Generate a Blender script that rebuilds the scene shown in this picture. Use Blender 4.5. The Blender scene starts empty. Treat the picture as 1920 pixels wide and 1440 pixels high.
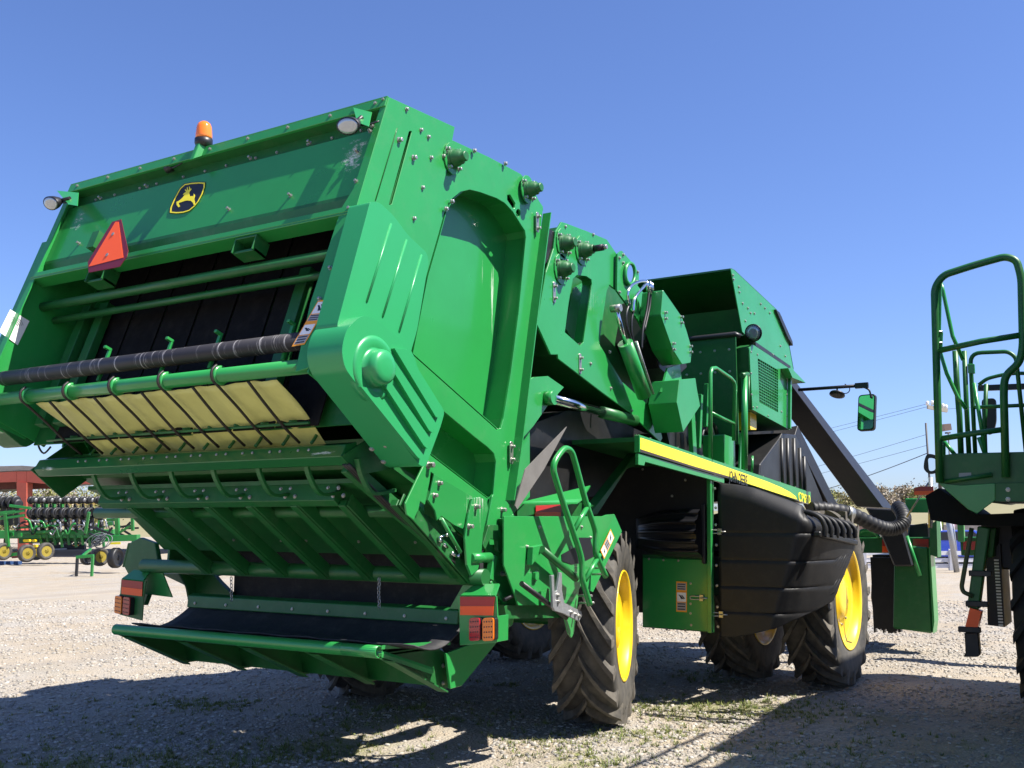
import bpy, bmesh, math, random
import numpy as np
from mathutils import Vector, Matrix
from mathutils.geometry import tessellate_polygon

random.seed(7)
rng = np.random.default_rng(7)
V = Vector
C = bpy.context.scene.collection
scene = bpy.context.scene

# ------------------------------------------------------------------ camera
FPX, YH, EYE = 1900.0, 978.0, 1.7
TH = math.atan((YH - 720) / FPX)
HD = math.radians(31.85)
FH = V((-math.sin(HD), math.cos(HD), 0))
RT = V((math.cos(HD), math.sin(HD), 0))
FW = FH * math.cos(TH) + V((0, 0, 1)) * math.sin(TH)
UP = V((0, 0, 1)) * math.cos(TH) - FH * math.sin(TH)
EYEP = V((0, 0, EYE))
GZ = -0.10            # level of the yard
cam = bpy.data.cameras.new('camera')
cam.sensor_width = 36
cam.lens = FPX / 1920 * 36
cam.clip_start = 0.1
cam.clip_end = 3000
co = bpy.data.objects.new('camera', cam)
C.objects.link(co)
M = Matrix.Identity(4)
for i in range(3):
    M[i][0], M[i][1], M[i][2], M[i][3] = RT[i], UP[i], -FW[i], EYEP[i]
co.matrix_world = M
scene.camera = co

# ------------------------------------------------------------------ light
SUN = V((0.68, 0.17, 1.0)).normalized()
w = bpy.data.worlds.new('World')
scene.world = w
w.use_nodes = True
nt = w.node_tree
bg = nt.nodes['Background']
sky = nt.nodes.new('ShaderNodeTexSky')
sky.sky_type = 'NISHITA'
sky.sun_disc = False
sky.sun_elevation = math.asin(SUN.z)
sky.sun_rotation = math.atan2(SUN.x, SUN.y)
sky.altitude = 100
sky.air_density = 1.0
sky.dust_density = 0.6
sky.ozone_density = 3.0
tint = nt.nodes.new('ShaderNodeMix')          # the deep spring blue of this sky, all round
tint.data_type = 'RGBA'
tint.blend_type = 'MULTIPLY'
tint.inputs['Factor'].default_value = 1.0
tint.inputs['B'].default_value = (0.88, 0.985, 1.37, 1)
nt.links.new(sky.outputs['Color'], tint.inputs['A'])
nt.links.new(tint.outputs['Result'], bg.inputs['Color'])
bg.inputs['Strength'].default_value = 0.06
sl = bpy.data.lights.new('sun', 'SUN')
sl.energy = 4.5
sl.angle = math.radians(0.53)
sl.color = (1.0, 0.95, 0.87)
so = bpy.data.objects.new('sun', sl)
C.objects.link(so)
so.rotation_euler = SUN.to_track_quat('Z', 'Y').to_euler()
vs = scene.view_settings
vs.view_transform = 'Standard'
vs.look = 'None'
vs.exposure = 1.25
vs.gamma = 1.0
vs.use_curve_mapping = False
scene.cycles.use_denoising = True
scene.cycles.max_bounces = 8


# ------------------------------------------------------------------ measuring the place
def ray(px, py):
    return FW * FPX + RT * (px - 960) + UP * (720 - py)


def on_x(px, py, x):
    d = ray(px, py)
    return EYEP + d * (x / d.x)


def on_y(px, py, y):
    d = ray(px, py)
    return EYEP + d * (y / d.y)


def on_z(px, py, z=GZ):
    d = ray(px, py)
    return EYEP + d * ((z - EYE) / d.z)


def far(px, py, dist):
    return EYEP + ray(px, py) * (dist / FPX)


# ------------------------------------------------------------------ materials
def mat(name, col, rough=0.5, metal=0.0, spec=0.5, coat=0.0, bump=0.0, bscale=60.0, var=0.0, vscale=3.0,
        var_col=None, dust=0.0, trans=0.0):
    m = bpy.data.materials.new(name)
    m.use_nodes = True
    t = m.node_tree
    b = t.nodes['Principled BSDF']
    b.inputs['Base Color'].default_value = (*col, 1)
    b.inputs['Roughness'].default_value = rough
    b.inputs['Metallic'].default_value = metal
    b.inputs['Specular IOR Level'].default_value = spec
    b.inputs['Coat Weight'].default_value = coat
    b.inputs['Coat Roughness'].default_value = 0.08
    b.inputs['Transmission Weight'].default_value = trans
    L = t.links.new
    tc = t.nodes.new('ShaderNodeNewGeometry')
    src = None
    if var > 0:
        n = t.nodes.new('ShaderNodeTexNoise')
        n.inputs['Scale'].default_value = vscale
        n.inputs['Detail'].default_value = 6
        n.inputs['Roughness'].default_value = 0.65
        L(tc.outputs['Position'], n.inputs['Vector'])
        r = t.nodes.new('ShaderNodeMapRange')
        r.inputs[1].default_value = 0.35
        r.inputs[2].default_value = 0.7
        L(n.outputs['Fac'], r.inputs[0])
        mx = t.nodes.new('ShaderNodeMix')
        mx.data_type = 'RGBA'
        mx.inputs['A'].default_value = (*col, 1)
        vc = var_col or tuple(c * (1 - var) for c in col)
        mx.inputs['B'].default_value = (*vc, 1)
        ml = t.nodes.new('ShaderNodeMath')
        ml.operation = 'MULTIPLY'
        ml.inputs[1].default_value = 1.0 if var_col is None else var
        L(r.outputs[0], ml.inputs[0])
        L(ml.outputs[0], mx.inputs['Factor'])
        src = mx.outputs['Result']
        rr = t.nodes.new('ShaderNodeMapRange')
        rr.inputs[3].default_value = max(0.03, rough - 0.08)
        rr.inputs[4].default_value = min(1, rough + 0.12)
        L(n.outputs['Fac'], rr.inputs[0])
        L(rr.outputs[0], b.inputs['Roughness'])
    if dust > 0:
        n2 = t.nodes.new('ShaderNodeTexNoise')
        n2.inputs['Scale'].default_value = 9
        n2.inputs['Detail'].default_value = 8
        n2.inputs['Roughness'].default_value = 0.75
        L(tc.outputs['Position'], n2.inputs['Vector'])
        r2 = t.nodes.new('ShaderNodeMapRange')
        r2.inputs[1].default_value = 0.5
        r2.inputs[2].default_value = 0.8
        r2.inputs[4].default_value = dust
        L(n2.outputs['Fac'], r2.inputs[0])
        m2 = t.nodes.new('ShaderNodeMix')
        m2.data_type = 'RGBA'
        L(r2.outputs[0], m2.inputs['Factor'])
        if src:
            L(src, m2.inputs['A'])
        else:
            m2.inputs['A'].default_value = (*col, 1)
        m2.inputs['B'].default_value = (0.32, 0.28, 0.22, 1)
        src = m2.outputs['Result']
    if src:
        L(src, b.inputs['Base Color'])
    if bump > 0:
        nb = t.nodes.new('ShaderNodeTexNoise')
        nb.inputs['Scale'].default_value = bscale
        nb.inputs['Detail'].default_value = 4
        L(tc.outputs['Position'], nb.inputs['Vector'])
        bp = t.nodes.new('ShaderNodeBump')
        bp.inputs['Strength'].default_value = bump
        bp.inputs['Distance'].default_value = 0.01
        L(nb.outputs['Fac'], bp.inputs['Height'])
        L(bp.outputs['Normal'], b.inputs['Normal'])
    return m


def scuffed(name, col, zones):
    """painted steel with chalky scuffs and run marks: zones = (centre, radius YZ, strength)"""
    m = mat(name, col, 0.28, coat=0.3, var=0.12, vscale=1.6, bump=0.012, bscale=3)
    t = m.node_tree
    L = t.links.new
    b = t.nodes['Principled BSDF']
    old = b.inputs['Base Color'].links[0].from_socket
    g = t.nodes.new('ShaderNodeNewGeometry')
    mp = t.nodes.new('ShaderNodeMapping')
    mp.inputs['Scale'].default_value = (14, 70, 2.2)
    L(g.outputs['Position'], mp.inputs['Vector'])
    n = t.nodes.new('ShaderNodeTexNoise')
    n.inputs['Scale'].default_value = 1
    n.inputs['Detail'].default_value = 8
    n.inputs['Roughness'].default_value = 0.8
    L(mp.outputs[0], n.inputs['Vector'])
    tot = None
    for c, r, s in zones:
        sub = t.nodes.new('ShaderNodeVectorMath')
        sub.operation = 'SUBTRACT'
        sub.inputs[1].default_value = c
        L(g.outputs['Position'], sub.inputs[0])
        sc = t.nodes.new('ShaderNodeVectorMath')
        sc.operation = 'DIVIDE'
        sc.inputs[1].default_value = r
        L(sub.outputs[0], sc.inputs[0])
        ln = t.nodes.new('ShaderNodeVectorMath')
        ln.operation = 'LENGTH'
        L(sc.outputs[0], ln.inputs[0])
        mr = t.nodes.new('ShaderNodeMapRange')
        mr.inputs[1].default_value = 0
        mr.inputs[2].default_value = 1
        mr.inputs[3].default_value = s
        mr.inputs[4].default_value = 0
        L(ln.outputs['Value'], mr.inputs[0])
        if tot is None:
            tot = mr.outputs[0]
        else:
            a = t.nodes.new('ShaderNodeMath')
            a.operation = 'MAXIMUM'
            L(tot, a.inputs[0])
            L(mr.outputs[0], a.inputs[1])
            tot = a.outputs[0]
    th = t.nodes.new('ShaderNodeMath')
    th.operation = 'MULTIPLY_ADD'
    th.inputs[1].default_value = 0.42
    L(tot, th.inputs[0])
    L(n.outputs['Fac'], th.inputs[2])
    mr = t.nodes.new('ShaderNodeMapRange')
    mr.inputs[1].default_value = 0.80
    mr.inputs[2].default_value = 0.92
    L(th.outputs[0], mr.inputs[0])
    mx = t.nodes.new('ShaderNodeMix')
    mx.data_type = 'RGBA'
    L(mr.outputs[0], mx.inputs['Factor'])
    L(old, mx.inputs['A'])
    mx.inputs['B'].default_value = (0.62, 0.68, 0.58, 1)
    L(mx.outputs['Result'], b.inputs['Base Color'])
    return m


GCOL = (0.022, 0.262, 0.055)
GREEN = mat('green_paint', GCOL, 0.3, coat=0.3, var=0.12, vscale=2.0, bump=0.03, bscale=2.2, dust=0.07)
GREEN_SHADED = mat('green_paint_shaded_dusty', (0.012, 0.128, 0.027), 0.42, var=0.2, vscale=4, dust=0.12)  # darker copy of the green; shade of undersides and insides painted in, plus dust
PLASTIC = mat('green_plastic', (0.026, 0.29, 0.095), 0.30, var=0.06, vscale=2, bump=0.03, bscale=200)
BLACK = mat('black_plastic', (0.012, 0.012, 0.013), 0.42, var=0.3, vscale=4, dust=0.05)
SCOOP = mat('glossy_moulding', (0.012, 0.012, 0.014), 0.28, spec=0.5, bump=0.03, bscale=60)
LUGTOP = mat('dusty_lugs', (0.055, 0.050, 0.043), 0.85, var=0.8, vscale=9, var_col=(0.16, 0.14, 0.11), bump=0.2, bscale=40)
BLACK_GLOSS = mat('black_moulding', (0.014, 0.014, 0.015), 0.5, spec=0.35, var=0.3, vscale=2, bump=0.05, bscale=120, dust=0.05)
RUBBER = mat('rubber_belt', (0.020, 0.020, 0.024), 0.7, var=0.3, vscale=8, dust=0.15, bump=0.2, bscale=40)
STEEL = mat('zinc_steel', (0.46, 0.45, 0.41), 0.36, metal=0.8, var=0.25, vscale=30)
CHROME = mat('polished_rod', (0.7, 0.7, 0.7), 0.12, metal=1.0)
DARKROD = mat('spring_steel', (0.02, 0.016, 0.012), 0.5, var=0.3, vscale=20)
YELLOW = mat('yellow_paint', (0.90, 0.60, 0.015), 0.35, coat=0.3, var=0.1, vscale=5)
DECAL = mat('yellow_vinyl', (0.92, 0.78, 0.03), 0.4)
INK = mat('black_vinyl', (0.012, 0.012, 0.016), 0.4)
WHITE = mat('white_vinyl', (0.80, 0.80, 0.78), 0.4)
ORANGE = mat('orange_reflector', (1.0, 0.115, 0.012), 0.35)
REDREF = mat('red_reflector', (0.40, 0.022, 0.02), 0.3)
REDBORDER = mat('dark_red_border', (0.16, 0.012, 0.022), 0.35)
WARN = mat('warning_orange', (0.85, 0.33, 0.02), 0.45)
GREY_VINYL = mat('grey_vinyl', (0.35, 0.35, 0.36), 0.5)
FILM = mat('wrap_film', (0.60, 0.60, 0.20), 0.42, var=0.12, vscale=6, bump=0.5, bscale=9)
AMBER = mat('amber_lens', (0.90, 0.20, 0.008), 0.12, spec=0.7, coat=0.5)
REDLENS = mat('red_lens', (0.42, 0.012, 0.02), 0.15, spec=0.7, coat=0.5)
GLASS = mat('clear_lens', (0.42, 0.45, 0.48), 0.08, metal=0.5, spec=0.8)
MIRROR = mat('mirror_glass', (0.85, 0.88, 0.9), 0.02, metal=1.0)
TYRE = mat('tyre_rubber', (0.030, 0.029, 0.027), 0.75, var=0.5, vscale=7, var_col=(0.17, 0.15, 0.12), bump=0.15, bscale=30)
GALV = mat('galvanised', (0.42, 0.43, 0.44), 0.4, metal=0.6, var=0.3, vscale=40)
SCUFF_REAR = scuffed('green_paint_scuffed_gate', GCOL, [((-4.25, 4.8, 4.10), (0.24, 0.4, 0.36), 1.05), ((-7.15, 4.8, 4.12), (0.2, 0.4, 0.3), 0.95), ((-4.6, 4.8, 4.25), (0.2, 0.4, 0.2), 0.7)])
SCUFF_SIDE = scuffed("green_paint_scuffed_side", GCOL, [((-4.27, 6.58, 3.5), (0.5, 0.085, 0.85), 0.95), ((-4.27, 6.43, 3.55), (0.5, 0.05, 0.6), 0.7)])
SCUFF_BEAM = scuffed('green_paint_scuffed_beam', (0.012, 0.128, 0.027), [((-4.33, 4.72, 2.12), (0.30, 0.2, 0.035), 0.95), ((-7.1, 4.72, 2.1), (0.25, 0.2, 0.04), 0.9)])  # beam: scuffs over the same green with shade painted in
SCUFF_HINGE = scuffed('green_paint_scuffed_hinge', (0.02, 0.23, 0.05), [((-3.95, 5.9, 1.85), (0.4, 0.45, 0.4), 0.8)])
SCUFF_ARM = scuffed('green_paint_scuffed_arm', GCOL, [((-4.1, 8.0, 3.75), (0.5, 0.5, 0.75), 0.62), ((-4.1, 8.7, 2.7), (0.5, 0.5, 0.4), 0.6)])


# roller: black sleeve with chalk rings
def roller_mat():
    m = mat('roller_sleeve', (0.022, 0.02, 0.024), 0.55)
    t = m.node_tree
    L = t.links.new
    g = t.nodes.new('ShaderNodeNewGeometry')
    mp = t.nodes.new('ShaderNodeMapping')
    mp.inputs['Scale'].default_value = (34, 2.2, 2.2)
    L(g.outputs['Position'], mp.inputs['Vector'])
    n = t.nodes.new('ShaderNodeTexNoise')
    n.inputs['Detail'].default_value = 6
    n.inputs['Roughness'].default_value = 0.7
    n.inputs['Scale'].default_value = 1.0
    L(mp.outputs[0], n.inputs['Vector'])
    r = t.nodes.new('ShaderNodeMapRange')
    r.inputs[1].default_value = 0.56
    r.inputs[2].default_value = 0.66
    r.inputs[4].default_value = 0.75
    L(n.outputs['Fac'], r.inputs[0])
    mx = t.nodes.new('ShaderNodeMix')
    mx.data_type = 'RGBA'
    mx.inputs['A'].default_value = (0.022, 0.02, 0.024, 1)
    mx.inputs['B'].default_value = (0.5, 0.48, 0.48, 1)
    L(r.outputs[0], mx.inputs['Factor'])
    L(mx.outputs['Result'], t.nodes['Principled BSDF'].inputs['Base Color'])
    return m


ROLLER = roller_mat()


# ------------------------------------------------------------------ mesh helpers
class MB:
    def __init__(self):
        self.v, self.f, self.s = [], [], []

    def add(self, vs_, fs, smooth=False):
        o = len(self.v)
        self.v += [V(p) for p in vs_]
        for q in fs:
            self.f.append([i + o for i in q])
            self.s.append(smooth)
        return self

    def hexa(self, p):   # 8 points: 4 bottom, 4 top
        return self.add(p, [(0, 3, 2, 1), (4, 5, 6, 7), (0, 1, 5, 4), (1, 2, 6, 5), (2, 3, 7, 6), (3, 0, 4, 7)])

    def box(self, x0, x1, y0, y1, z0, z1):
        return self.hexa([(x0, y0, z0), (x1, y0, z0), (x1, y1, z0), (x0, y1, z0), (x0, y0, z1), (x1, y0, z1), (x1, y1, z1), (x0, y1, z1)])

    def beam(self, p0, p1, wd, ht, up=(0, 0, 1)):
        p0, p1 = V(p0), V(p1)
        d = (p1 - p0).normalized()
        a = d.cross(V(up)).normalized() * wd / 2
        b = a.cross(d).normalized() * ht / 2
        return self.hexa([p0 - a - b, p0 + a - b, p0 + a + b, p0 - a + b, p1 - a - b, p1 + a - b, p1 + a + b, p1 - a + b])

    def plate(self, pts, dv, holes=()):
        dv = V(dv)
        loops = [[V(p) for p in pts]] + [[V(p) for p in h] for h in holes]
        flat = [p for l in loops for p in l]
        tri = tessellate_polygon(loops)
        n = len(flat)
        o = len(self.v)
        self.v += flat + [p + dv for p in flat]
        for t3 in tri:
            self.f.append([o + i for i in t3])
            self.f.append([o + n + i for i in reversed(t3)])
            self.s += [False, False]
        k = 0
        for l in loops:
            m = len(l)
            for i in range(m):
                j = (i + 1) % m
                self.f.append([o + k + i, o + k + j, o + n + k + j, o + n + k + i])
                self.s.append(False)
            k += m
        return self

    def tube(self, path, r, seg=10, closed=False, caps=True, rfun=None):
        P = [V(p) for p in path]
        n = len(P)
        o = len(self.v)
        prev = None
        for i in range(n):
            if closed:
                d = (P[(i + 1) % n] - P[i - 1]).normalized()
            else:
                d = (P[min(i + 1, n - 1)] - P[max(i - 1, 0)]).normalized()
            if prev is None:
                u = d.orthogonal().normalized()
            else:
                u = (prev - d * prev.dot(d)).normalized()
            prev = u
            q = d.cross(u)
            rr = rfun(i) if rfun else r
            for k in range(seg):
                a = 2 * math.pi * k / seg
                self.v.append(P[i] + (u * math.cos(a) + q * math.sin(a)) * rr)
        for i in range(n if closed else n - 1):
            i2 = (i + 1) % n
            for k in range(seg):
                k2 = (k + 1) % seg
                self.f.append([o + i * seg + k, o + i * seg + k2, o + i2 * seg + k2, o + i2 * seg + k])
                self.s.append(True)
        if caps and not closed:
            self.f.append([o + k for k in range(seg)])
            self.f.append([o + (n - 1) * seg + k for k in range(seg)])
            self.s += [False, False]
        return self

    def lathe(self, prof, origin, axis, seg=24, smooth=True, close=False, caps=True):
        """prof: (distance along axis, radius)"""
        ax = V(axis).normalized()
        u = ax.orthogonal().normalized()
        q = ax.cross(u)
        O = V(origin)
        o = len(self.v)
        m = len(prof)
        for (h, r) in prof:
            for k in range(seg):
                a = 2 * math.pi * k / seg
                self.v.append(O + ax * h + (u * math.cos(a) + q * math.sin(a)) * max(r, 1e-4))
        for i in range(m if close else m - 1):
            i2 = (i + 1) % m
            for k in range(seg):
                k2 = (k + 1) % seg
                self.f.append([o + i * seg + k, o + i * seg + k2, o + i2 * seg + k2, o + i2 * seg + k])
                self.s.append(smooth)
        if not close and caps:
            self.f.append([o + k for k in range(seg)])
            self.f.append([o + (m - 1) * seg + k for k in range(seg)])
            self.s += [False, False]
        return self

    def bolt(self, p, n, r=0.014, h=0.016):
        n = V(n).normalized()
        p = V(p)
        r, h = r * .84, h * .9
        self.lathe([(-0.003, r * 1.5), (0.004, r * 1.5), (0.0045, r), (h, r), (h + 0.002, r * 0.7)], p, n, 7, smooth=False)
        return self

    def build(self, name, m, parent=None, bevel=0.0, seg=1, kind=None, label=None):
        me = bpy.data.meshes.new(name)
        me.from_pydata([tuple(p) for p in self.v], [], self.f)
        me.polygons.foreach_set('use_smooth', self.s)
        bm = bmesh.new()
        bm.from_mesh(me)
        bmesh.ops.recalc_face_normals(bm, faces=bm.faces)
        bm.to_mesh(me)
        bm.free()
        me.materials.append(m)
        o = bpy.data.objects.new(name, me)
        C.objects.link(o)
        if parent:
            adopt(o, parent)
        if bevel > 0:
            b = o.modifiers.new('edge', 'BEVEL')
            b.width = bevel
            b.segments = seg
            b.limit_method = 'ANGLE'
            b.angle_limit = math.radians(35)
            b.harden_normals = seg > 1
        if kind:
            o['kind'] = kind
        if label:
            o['label'] = label
        return o


def world_loc(o):
    p = V((0, 0, 0))
    while o:
        p += o.location
        o = o.parent
    return p


def adopt(o, parent):
    o.parent = parent
    if parent.get('worldbuilt') or (parent.parent and parent.parent.get('worldbuilt')):
        if parent.type == 'EMPTY':
            o.matrix_parent_inverse = Matrix.Translation(-parent.location)


def thing(name, label, cat, loc=(0, 0, 0), group=None, world=False, rz=0):
    o = bpy.data.objects.new(name, None)
    C.objects.link(o)
    o.location = loc
    o.rotation_euler = (0, 0, rz)
    o.empty_display_size = 0.3
    o['label'] = label
    o['category'] = cat
    if group:
        o['group'] = group
    if world:
        o['worldbuilt'] = 1
    return o


def tag(o, label, cat, group=None):
    o['label'] = label
    o['category'] = cat
    if group:
        o['group'] = group
    return o


def fillet(pts, r, n=4):
    """round the corners of a planar loop"""
    P = [V(p) for p in pts]
    m = len(P)
    rs = r if isinstance(r, (list, tuple)) else [r] * m
    out = []
    for i in range(m):
        a, b, c = P[i - 1], P[i], P[(i + 1) % m]
        d1, d2 = (a - b), (c - b)
        k = min(rs[i], d1.length * 0.45, d2.length * 0.45)
        if k < 1e-4:
            out.append(b)
            continue
        p, q = b + d1.normalized() * k, b + d2.normalized() * k
        for j in range(n + 1):
            t = j / n
            out.append(p * (1 - t) ** 2 + b * 2 * t * (1 - t) + q * t * t)
    return out


def smooth_path(pts, n=6):
    P = [V(p) for p in pts]
    out = []
    for i in range(len(P) - 1):
        p0, p1, p2, p3 = P[max(i - 1, 0)], P[i], P[i + 1], P[min(i + 2, len(P) - 1)]
        for j in range(n):
            t = j / n
            out.append(0.5 * ((2 * p1) + (p2 - p0) * t + (2 * p0 - 5 * p1 + 4 * p2 - p3) * t * t + (3 * p1 - p0 - 3 * p2 + p3) * t ** 3))
    out.append(P[-1])
    return out


def px_x(l, x):
    return [on_x(a, b, x) for a, b in l]


def px_y(l, y):
    return [on_y(a, b, y) for a, b in l]


def circle(c, n, r, k=16, ry=None):
    n = V(n).normalized()
    u = V((0, 0, 1)) if abs(n.z) < 0.9 else V((1, 0, 0))
    u = (u - n * u.dot(n)).normalized()
    q = n.cross(u)
    return [V(c) + u * (ry or r) * math.cos(2 * math.pi * i / k) + q * r * math.sin(2 * math.pi * i / k) for i in range(k)]


def text_on(body, size, origin, xdir, ndir, m, parent, name='lettering', width=None, ext=0.0015, shear=0):
    cu = bpy.data.curves.new(name, 'FONT')
    cu.body = body
    cu.size = size
    cu.extrude = ext
    cu.offset = size * 0.012
    cu.shear = shear
    cu.materials.append(m)
    o = bpy.data.objects.new(name, cu)
    C.objects.link(o)
    xd = V(xdir).normalized()
    nd = V(ndir).normalized()
    yd = nd.cross(xd).normalized()
    nd = xd.cross(yd)
    mw = Matrix.Identity(4)
    for i in range(3):
        mw[i][0], mw[i][1], mw[i][2], mw[i][3] = xd[i], yd[i], nd[i], origin[i]
    if width:
        bpy.context.view_layer.update()
        wd = o.dimensions.x
        if wd > 0:
            for i in range(3):
                mw[i][0] *= width / wd
    bpy.context.view_layer.update()
    me = bpy.data.meshes.new_from_object(o.evaluated_get(bpy.context.evaluated_depsgraph_get()))
    bpy.data.objects.remove(o)
    o = bpy.data.objects.new(name, me)
    C.objects.link(o)
    o.matrix_world = mw
    o.parent = parent
    if parent.type == 'EMPTY' and parent.get('worldbuilt'):
        o.matrix_parent_inverse = Matrix.Translation(-parent.location)
    return o


# ================================================================== GROUND
def ground_mat():
    m = bpy.data.materials.new('gravel_ground')
    m.use_nodes = True
    t = m.node_tree
    L = t.links.new
    b = t.nodes['Principled BSDF']
    b.inputs['Roughness'].default_value = 0.95
    b.inputs['Specular IOR Level'].default_value = 0.15
    g = t.nodes.new('ShaderNodeNewGeometry')

    def noise(s, d=6, r=.6):
        n = t.nodes.new('ShaderNodeTexNoise')
        n.inputs['Scale'].default_value = s
        n.inputs['Detail'].default_value = d
        n.inputs['Roughness'].default_value = r
        L(g.outputs['Position'], n.inputs['Vector'])
        return n

    def rng_(src, a, e, lo=0, hi=1):
        r = t.nodes.new('ShaderNodeMapRange')
        r.inputs[1].default_value, r.inputs[2].default_value, r.inputs[3].default_value, r.inputs[4].default_value = a, e, lo, hi
        L(src, r.inputs[0])
        return r.outputs[0]

    def mix(f, a, bb, mode='MIX'):
        x = t.nodes.new('ShaderNodeMix')
        x.data_type = 'RGBA'
        x.blend_type = mode
        L(f, x.inputs['Factor'])
        for s, k in ((a, 'A'), (bb, 'B')):
            if isinstance(s, tuple):
                x.inputs[k].default_value = (*s, 1)
            else:
                L(s, x.inputs[k])
        return x.outputs['Result']
    vo = t.nodes.new('ShaderNodeTexVoronoi')
    vo.inputs['Scale'].default_value = 42
    L(g.outputs['Position'], vo.inputs['Vector'])
    sep = t.nodes.new('ShaderNodeSeparateColor')
    L(vo.outputs['Color'], sep.inputs[0])
    stone = mix(rng_(sep.outputs[0], 0, 1), (.23, .215, .195), (.42, .385, .33))
    dirt = mix(rng_(noise(3.0).outputs['Fac'], .35, .65), (.39, .325, .24), (.30, .25, .185))
    c = mix(rng_(noise(0.9, 8, .7).outputs['Fac'], .38, .58), stone, dirt)
    # tracks and paler worn bands far out
    c = mix(rng_(noise(.12, 4).outputs['Fac'], .42, .62, 0, .55), c, (.355, .32, .27))
    grass = mix(rng_(noise(14).outputs['Fac'], .3, .7), (.085, .12, .035), (.16, .17, .06))
    gm = rng_(noise(.55, 9, .68).outputs['Fac'], .56, .66, 0, .65)
    # no grass on the yard beyond about 16 m
    ln = t.nodes.new('ShaderNodeVectorMath')
    ln.operation = 'LENGTH'
    L(g.outputs['Position'], ln.inputs[0])
    near = rng_(ln.outputs['Value'], 9, 15, 1, 0)
    ml = t.nodes.new('ShaderNodeMath')
    ml.operation = 'MULTIPLY'
    L(gm, ml.inputs[0])
    L(near, ml.inputs[1])
    c = mix(ml.outputs[0], c, grass)
    # wheel tracks: compacted, paler bands along and across the yard
    for ang_, sc_, off_ in ((.55, .42, 1.3), (-.75, .30, .4)):
        mp_ = t.nodes.new('ShaderNodeMapping')
        mp_.inputs['Rotation'].default_value = (0, 0, ang_)
        mp_.inputs['Location'].default_value = (off_, 0, 0)
        mp_.inputs['Scale'].default_value = (sc_, .035, 1)
        L(g.outputs['Position'], mp_.inputs['Vector'])
        tn = t.nodes.new('ShaderNodeTexNoise')
        tn.inputs['Scale'].default_value = 1.6
        tn.inputs['Detail'].default_value = 3
        L(mp_.outputs[0], tn.inputs['Vector'])
        c = mix(rng_(tn.outputs['Fac'], .54, .64, 0, .55), c, (.31, .265, .20))
        c = mix(rng_(tn.outputs['Fac'], .40, .34, 0, .35), c, (.22, .20, .175))
    # greener patches where the grass has taken hold
    tot = None
    for (px, py), rad in (((1190, 1378), .55), ((1330, 1330), .8), ((1420, 1335), .6), ((1100, 1425), .5), ((110, 1428), 1.0), ((320, 1436), .6), ((400, 1316), .45), ((640, 1400), .7), ((1345, 1265), .5), ((700, 1345), .6)):
        q = on_z(px, py)
        dm = t.nodes.new('ShaderNodeVectorMath')
        dm.operation = 'DISTANCE'
        dm.inputs[1].default_value = q
        L(g.outputs['Position'], dm.inputs[0])
        r_ = rng_(dm.outputs['Value'], 0, rad * 1.5, 1, 0)
        if tot is None:
            tot = r_
        else:
            a_ = t.nodes.new('ShaderNodeMath')
            a_.operation = 'MAXIMUM'
            L(tot, a_.inputs[0])
            L(r_, a_.inputs[1])
            tot = a_.outputs[0]
    sm = t.nodes.new('ShaderNodeMath')
    sm.operation = 'MULTIPLY_ADD'
    sm.inputs[1].default_value = .55
    L(tot, sm.inputs[0])
    L(noise(7, 8, .75).outputs['Fac'], sm.inputs[2])
    c = mix(rng_(sm.outputs[0], .78, 1.02, 0, .7), c, mix(rng_(noise(18).outputs['Fac'], .3, .7), (.15, .17, .06), (.26, .25, .11)))
    L(c, b.inputs['Base Color'])
    bp = t.nodes.new('ShaderNodeBump')
    bp.inputs['Strength'].default_value = .8
    bp.inputs['Distance'].default_value = .02
    inv = t.nodes.new('ShaderNodeMath')
    inv.operation = 'SUBTRACT'
    inv.inputs[0].default_value = .6
    L(vo.outputs['Distance'], inv.inputs[1])
    ad = t.nodes.new('ShaderNodeMath')
    ad.operation = 'ADD'
    L(inv.outputs[0], ad.inputs[0])
    L(noise(25, 8, .7).outputs['Fac'], ad.inputs[1])
    L(ad.outputs[0], bp.inputs['Height'])
    L(bp.outputs['Normal'], b.inputs['Normal'])
    return m


GROUND = ground_mat()


def hgt(x, y):
    """small unevenness of the yard near the camera"""
    d = np.hypot(x, y)
    fade = np.clip((26 - d) / 10, 0, 1) * np.clip(d / 4, 0, 1)
    h = .018 * np.sin(x * 1.7 + 1.3 * np.sin(y * .9)) + .014 * np.sin(y * 2.3 + x * .8) + .008 * np.sin(x * 5.1 - y * 3.7) + .006 * np.sin(y * 7.3 + 1.7 * x)
    return h * fade - .012 + GZ


# one sheet: fine near the camera, coarse to the horizon
xs = np.concatenate([np.linspace(-900, -30, 12), np.linspace(-22, -14.2, 14), np.linspace(-14, 8, 180), np.linspace(8.3, 22, 16), np.linspace(30, 900, 12)])
ys = np.concatenate([np.linspace(-900, -10, 8), np.linspace(-3, 1.8, 6), np.linspace(2, 18, 150), np.linspace(18.5, 40, 24), np.linspace(48, 900, 14)])
gx, gy = np.meshgrid(xs, ys)
gz_ = hgt(gx, gy)
nx_, ny_ = len(xs), len(ys)
me = bpy.data.meshes.new('ground')
verts = np.stack([gx.ravel(), gy.ravel(), gz_.ravel()], 1)
idx = np.arange(nx_ * ny_).reshape(ny_, nx_)
fq = np.stack([idx[:-1, :-1].ravel(), idx[:-1, 1:].ravel(), idx[1:, 1:].ravel(), idx[1:, :-1].ravel()], 1)
me.from_pydata(verts.tolist(), [], fq.tolist())
me.polygons.foreach_set('use_smooth', [True] * len(fq))
me.materials.append(GROUND)
go = bpy.data.objects.new('ground', me)
C.objects.link(go)
go['kind'] = 'structure'


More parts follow.
